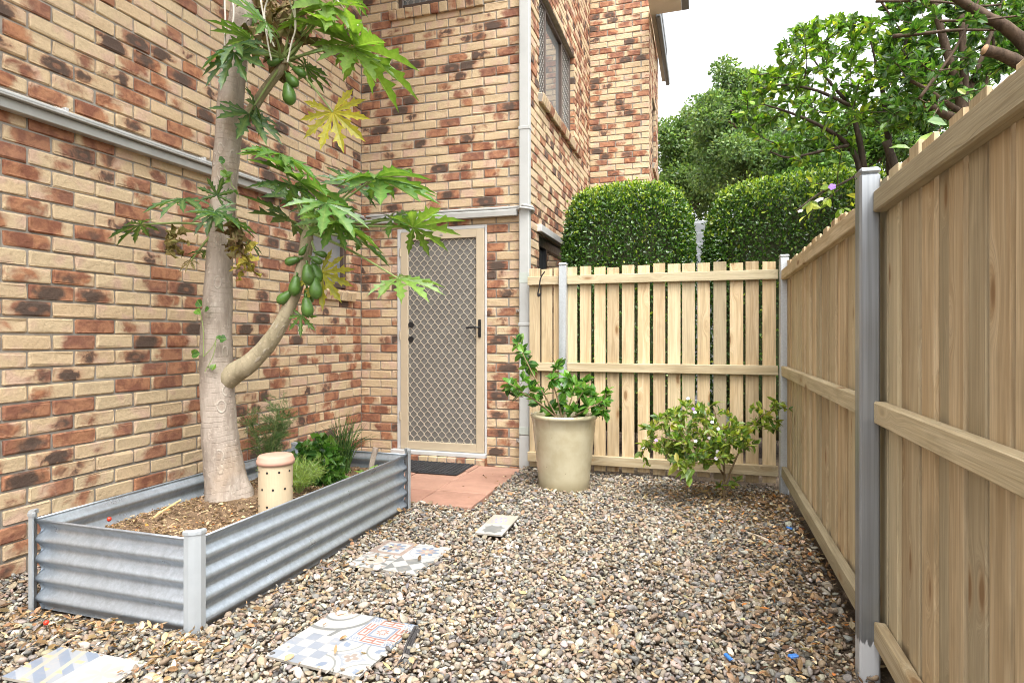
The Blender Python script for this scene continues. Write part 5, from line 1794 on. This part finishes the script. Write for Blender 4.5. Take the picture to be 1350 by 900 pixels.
sb_ = thing('overhanging_tree', 'brown trunked tree with pruned limbs behind the right fence, filling the top corner', 'tree', tuple(at(1275, 443, 3.95)[:2]) + (0,))
mbw, mbl = MB(), MB()
DB = 3.95
lm = [limb([(1290, 640), (1276, 300), (1268, 145), (1256, 95), (1242, 45), (1226, -20), (1215, -80)], DB), limb([(1270, 170), (1272, 110), (1268, 40), (1264, -30), (1270, -100)], DB), limb([(1268, 150), (1285, 100), (1305, 50), (1325, -10)], 4.1),
      limb([(1375, 110), (1352, 62), (1325, 36), (1292, 18), (1262, -2), (1230, -20)], 3.5), limb([(1345, 84), (1320, 72), (1298, 66)], 3.45), limb([(1266, 148), (1245, 134), (1218, 116), (1196, 104)], 3.9), limb([(1264, 158), (1245, 150), (1222, 138)], 3.75),
      limb([(1212, 130), (1240, 92), (1262, 60), (1288, 6), (1300, -30)], 3.6), limb([(1178, 48), (1220, 44), (1262, 40), (1312, 40)], 3.7), limb([(1160, 0), (1176, 24), (1190, 44)], 3.8), limb([(1155, 2), (1230, 2), (1300, 8), (1380, -4)], 3.7), limb([(1240, 28), (1300, 26), (1400, 14)], 3.4),
      limb([(1275, 165), (1300, 110), (1310, 60), (1300, 20)], 4.2)]
rr = (.036, .028, .02, .042, .034, .02, .026, .010, .013, .007, .009, .008, .015)
for i, l in enumerate(lm):
    e = rr[i] * (.85 if i in (4, 6) else .45)
    tube(mbw, l, np.linspace(rr[i], e, len(l)), 10, wob=.05)
# pale sawn ends
for i, sg in ((4, -1), (6, -1)):
    l = lm[i]; d = nrm(l[-1] - l[-2])
    tube(mbw, [l[-1] + d * .0005, l[-1] + d * .003], rr[i] * .86, 10, 1)
tips = []
for k in range(820):
    x_, y_ = rng.uniform(1165, 1440), rng.uniform(-50, 165)
    if y_ > 443 - .90 * (x_ - 928) + 10: continue
    tips.append(at(x_, y_, DB + rng.normal(.55, .5)))
pa = grow(np.array(tips), lm, mbw, twig_r=.007, bend=.08)
dress(mbl, pa, 14, (.04, .072), (.44, .56), [(.035, .10, .018), (.05, .125, .02), (.09, .18, .026), (.022, .062, .014), (.20, .27, .04)], [.32, .29, .15, .2, .04], upb=.55, tail=.7)
sp2 = [limb([(1200, 205), (1222, 190), (1240, 172)], 3.0)]
pl = limb([(1205, 200), (1225, 185), (1242, 168)], 3.05)
tube(mbw, pl, .004, 6)
leaves(mbl, np.array([at(1222, 160, 3.0), at(1206, 190, 3.0), at(1200, 196, 3.05)]), np.array([(.9, .1, -.05), (.9, .2, .55), (-.7, .1, .3)]), np.array([(0, -1, .5), (0, -1, .6), (0, -.8, 1)]), np.array([.10, .16, .09]), np.array([.055, .04, .045]), np.array([(.16, .26, .12), (.22, .34, .05), (.12, .22, .03)]))
mbw.build('trunk', [M['brown_bark'], M['cut_wood']], sb_, smooth=True); mbl.build('crown', M['leaf'], sb_)

# ------------------------------------------------------------------ small things on the gravel
def onground(px, py): 
    g_ = gpx(px, py, .02); return np.array((g_[0], g_[1], .022))
mb = MB()
tube(mb, smooth_path([onground(986, 703), onground(1008, 712) + ez * .006, onground(1036, 724)], 4), np.linspace(.010, .007, 9), 8, wob=.08)
tag(mb.build('fallen_stick', plain('bleached_stick', (.50, .42, .32), .85, var=.2)), 'pale bare stick lying on the gravel toward the right fence', 'stick')
mb = MB()
for k in range(5):
    o = rng.normal(0, .006, 3)
    tube(mb, smooth_path([onground(549, 832) + o + ez * .01, onground(540, 850) + o + ez * .014, onground(532, 868) + o, onground(520, 882) + o - ez * .006], 4), np.linspace(.006, .003, 13), 6, wob=.15)
tag(mb.build('dead_root', plain('black_root', (.035, .032, .032), .9)), 'black stringy root at the edge of the large patchwork tile', 'root')
blue = plain('blue_plastic', (.04, .17, .50), .4)
for (px, py, lb) in ((1041, 697, 'scrap of blue plastic on the dark earth by the far end of the right fence'), (1046, 867, 'scrap of blue plastic on the gravel to the left of the splashed steel post foot'), (960, 868, 'scrap of blue plastic among pebbles out in the open gravel')):
    mb = MB(); c = onground(px, py)
    a = rng.uniform(0, 3); box(mb, c + ez * .006, (.036, .016, .009), .003, [(math.cos(a), math.sin(a), .1), (-math.sin(a), math.cos(a), 0), (0, 0, 1)], jit=.0015)
    tag(mb.build('plastic_scrap', blue), lb, 'scrap', 'blue plastic scraps on the ground')
redm = plain('red_berry', (.55, .035, .015), .35)
for (px, py, lb) in ((61, 821, 'small red berry on the gravel at the garden bed end'), (144, 684, 'small red berry on the soil inside the garden bed corner')):
    mb = MB(); c = onground(px, py) if py > 700 else at(px, py, 2.86)
    lathe(mb, c, [(0, -.011), (.007, -.008), (.0105, 0), (.008, .008), (.002, .0105), (0, .0095)], 14)
    tag(mb.build('fallen_berry', redm, smooth=True), lb, 'berry', 'fallen red berries')
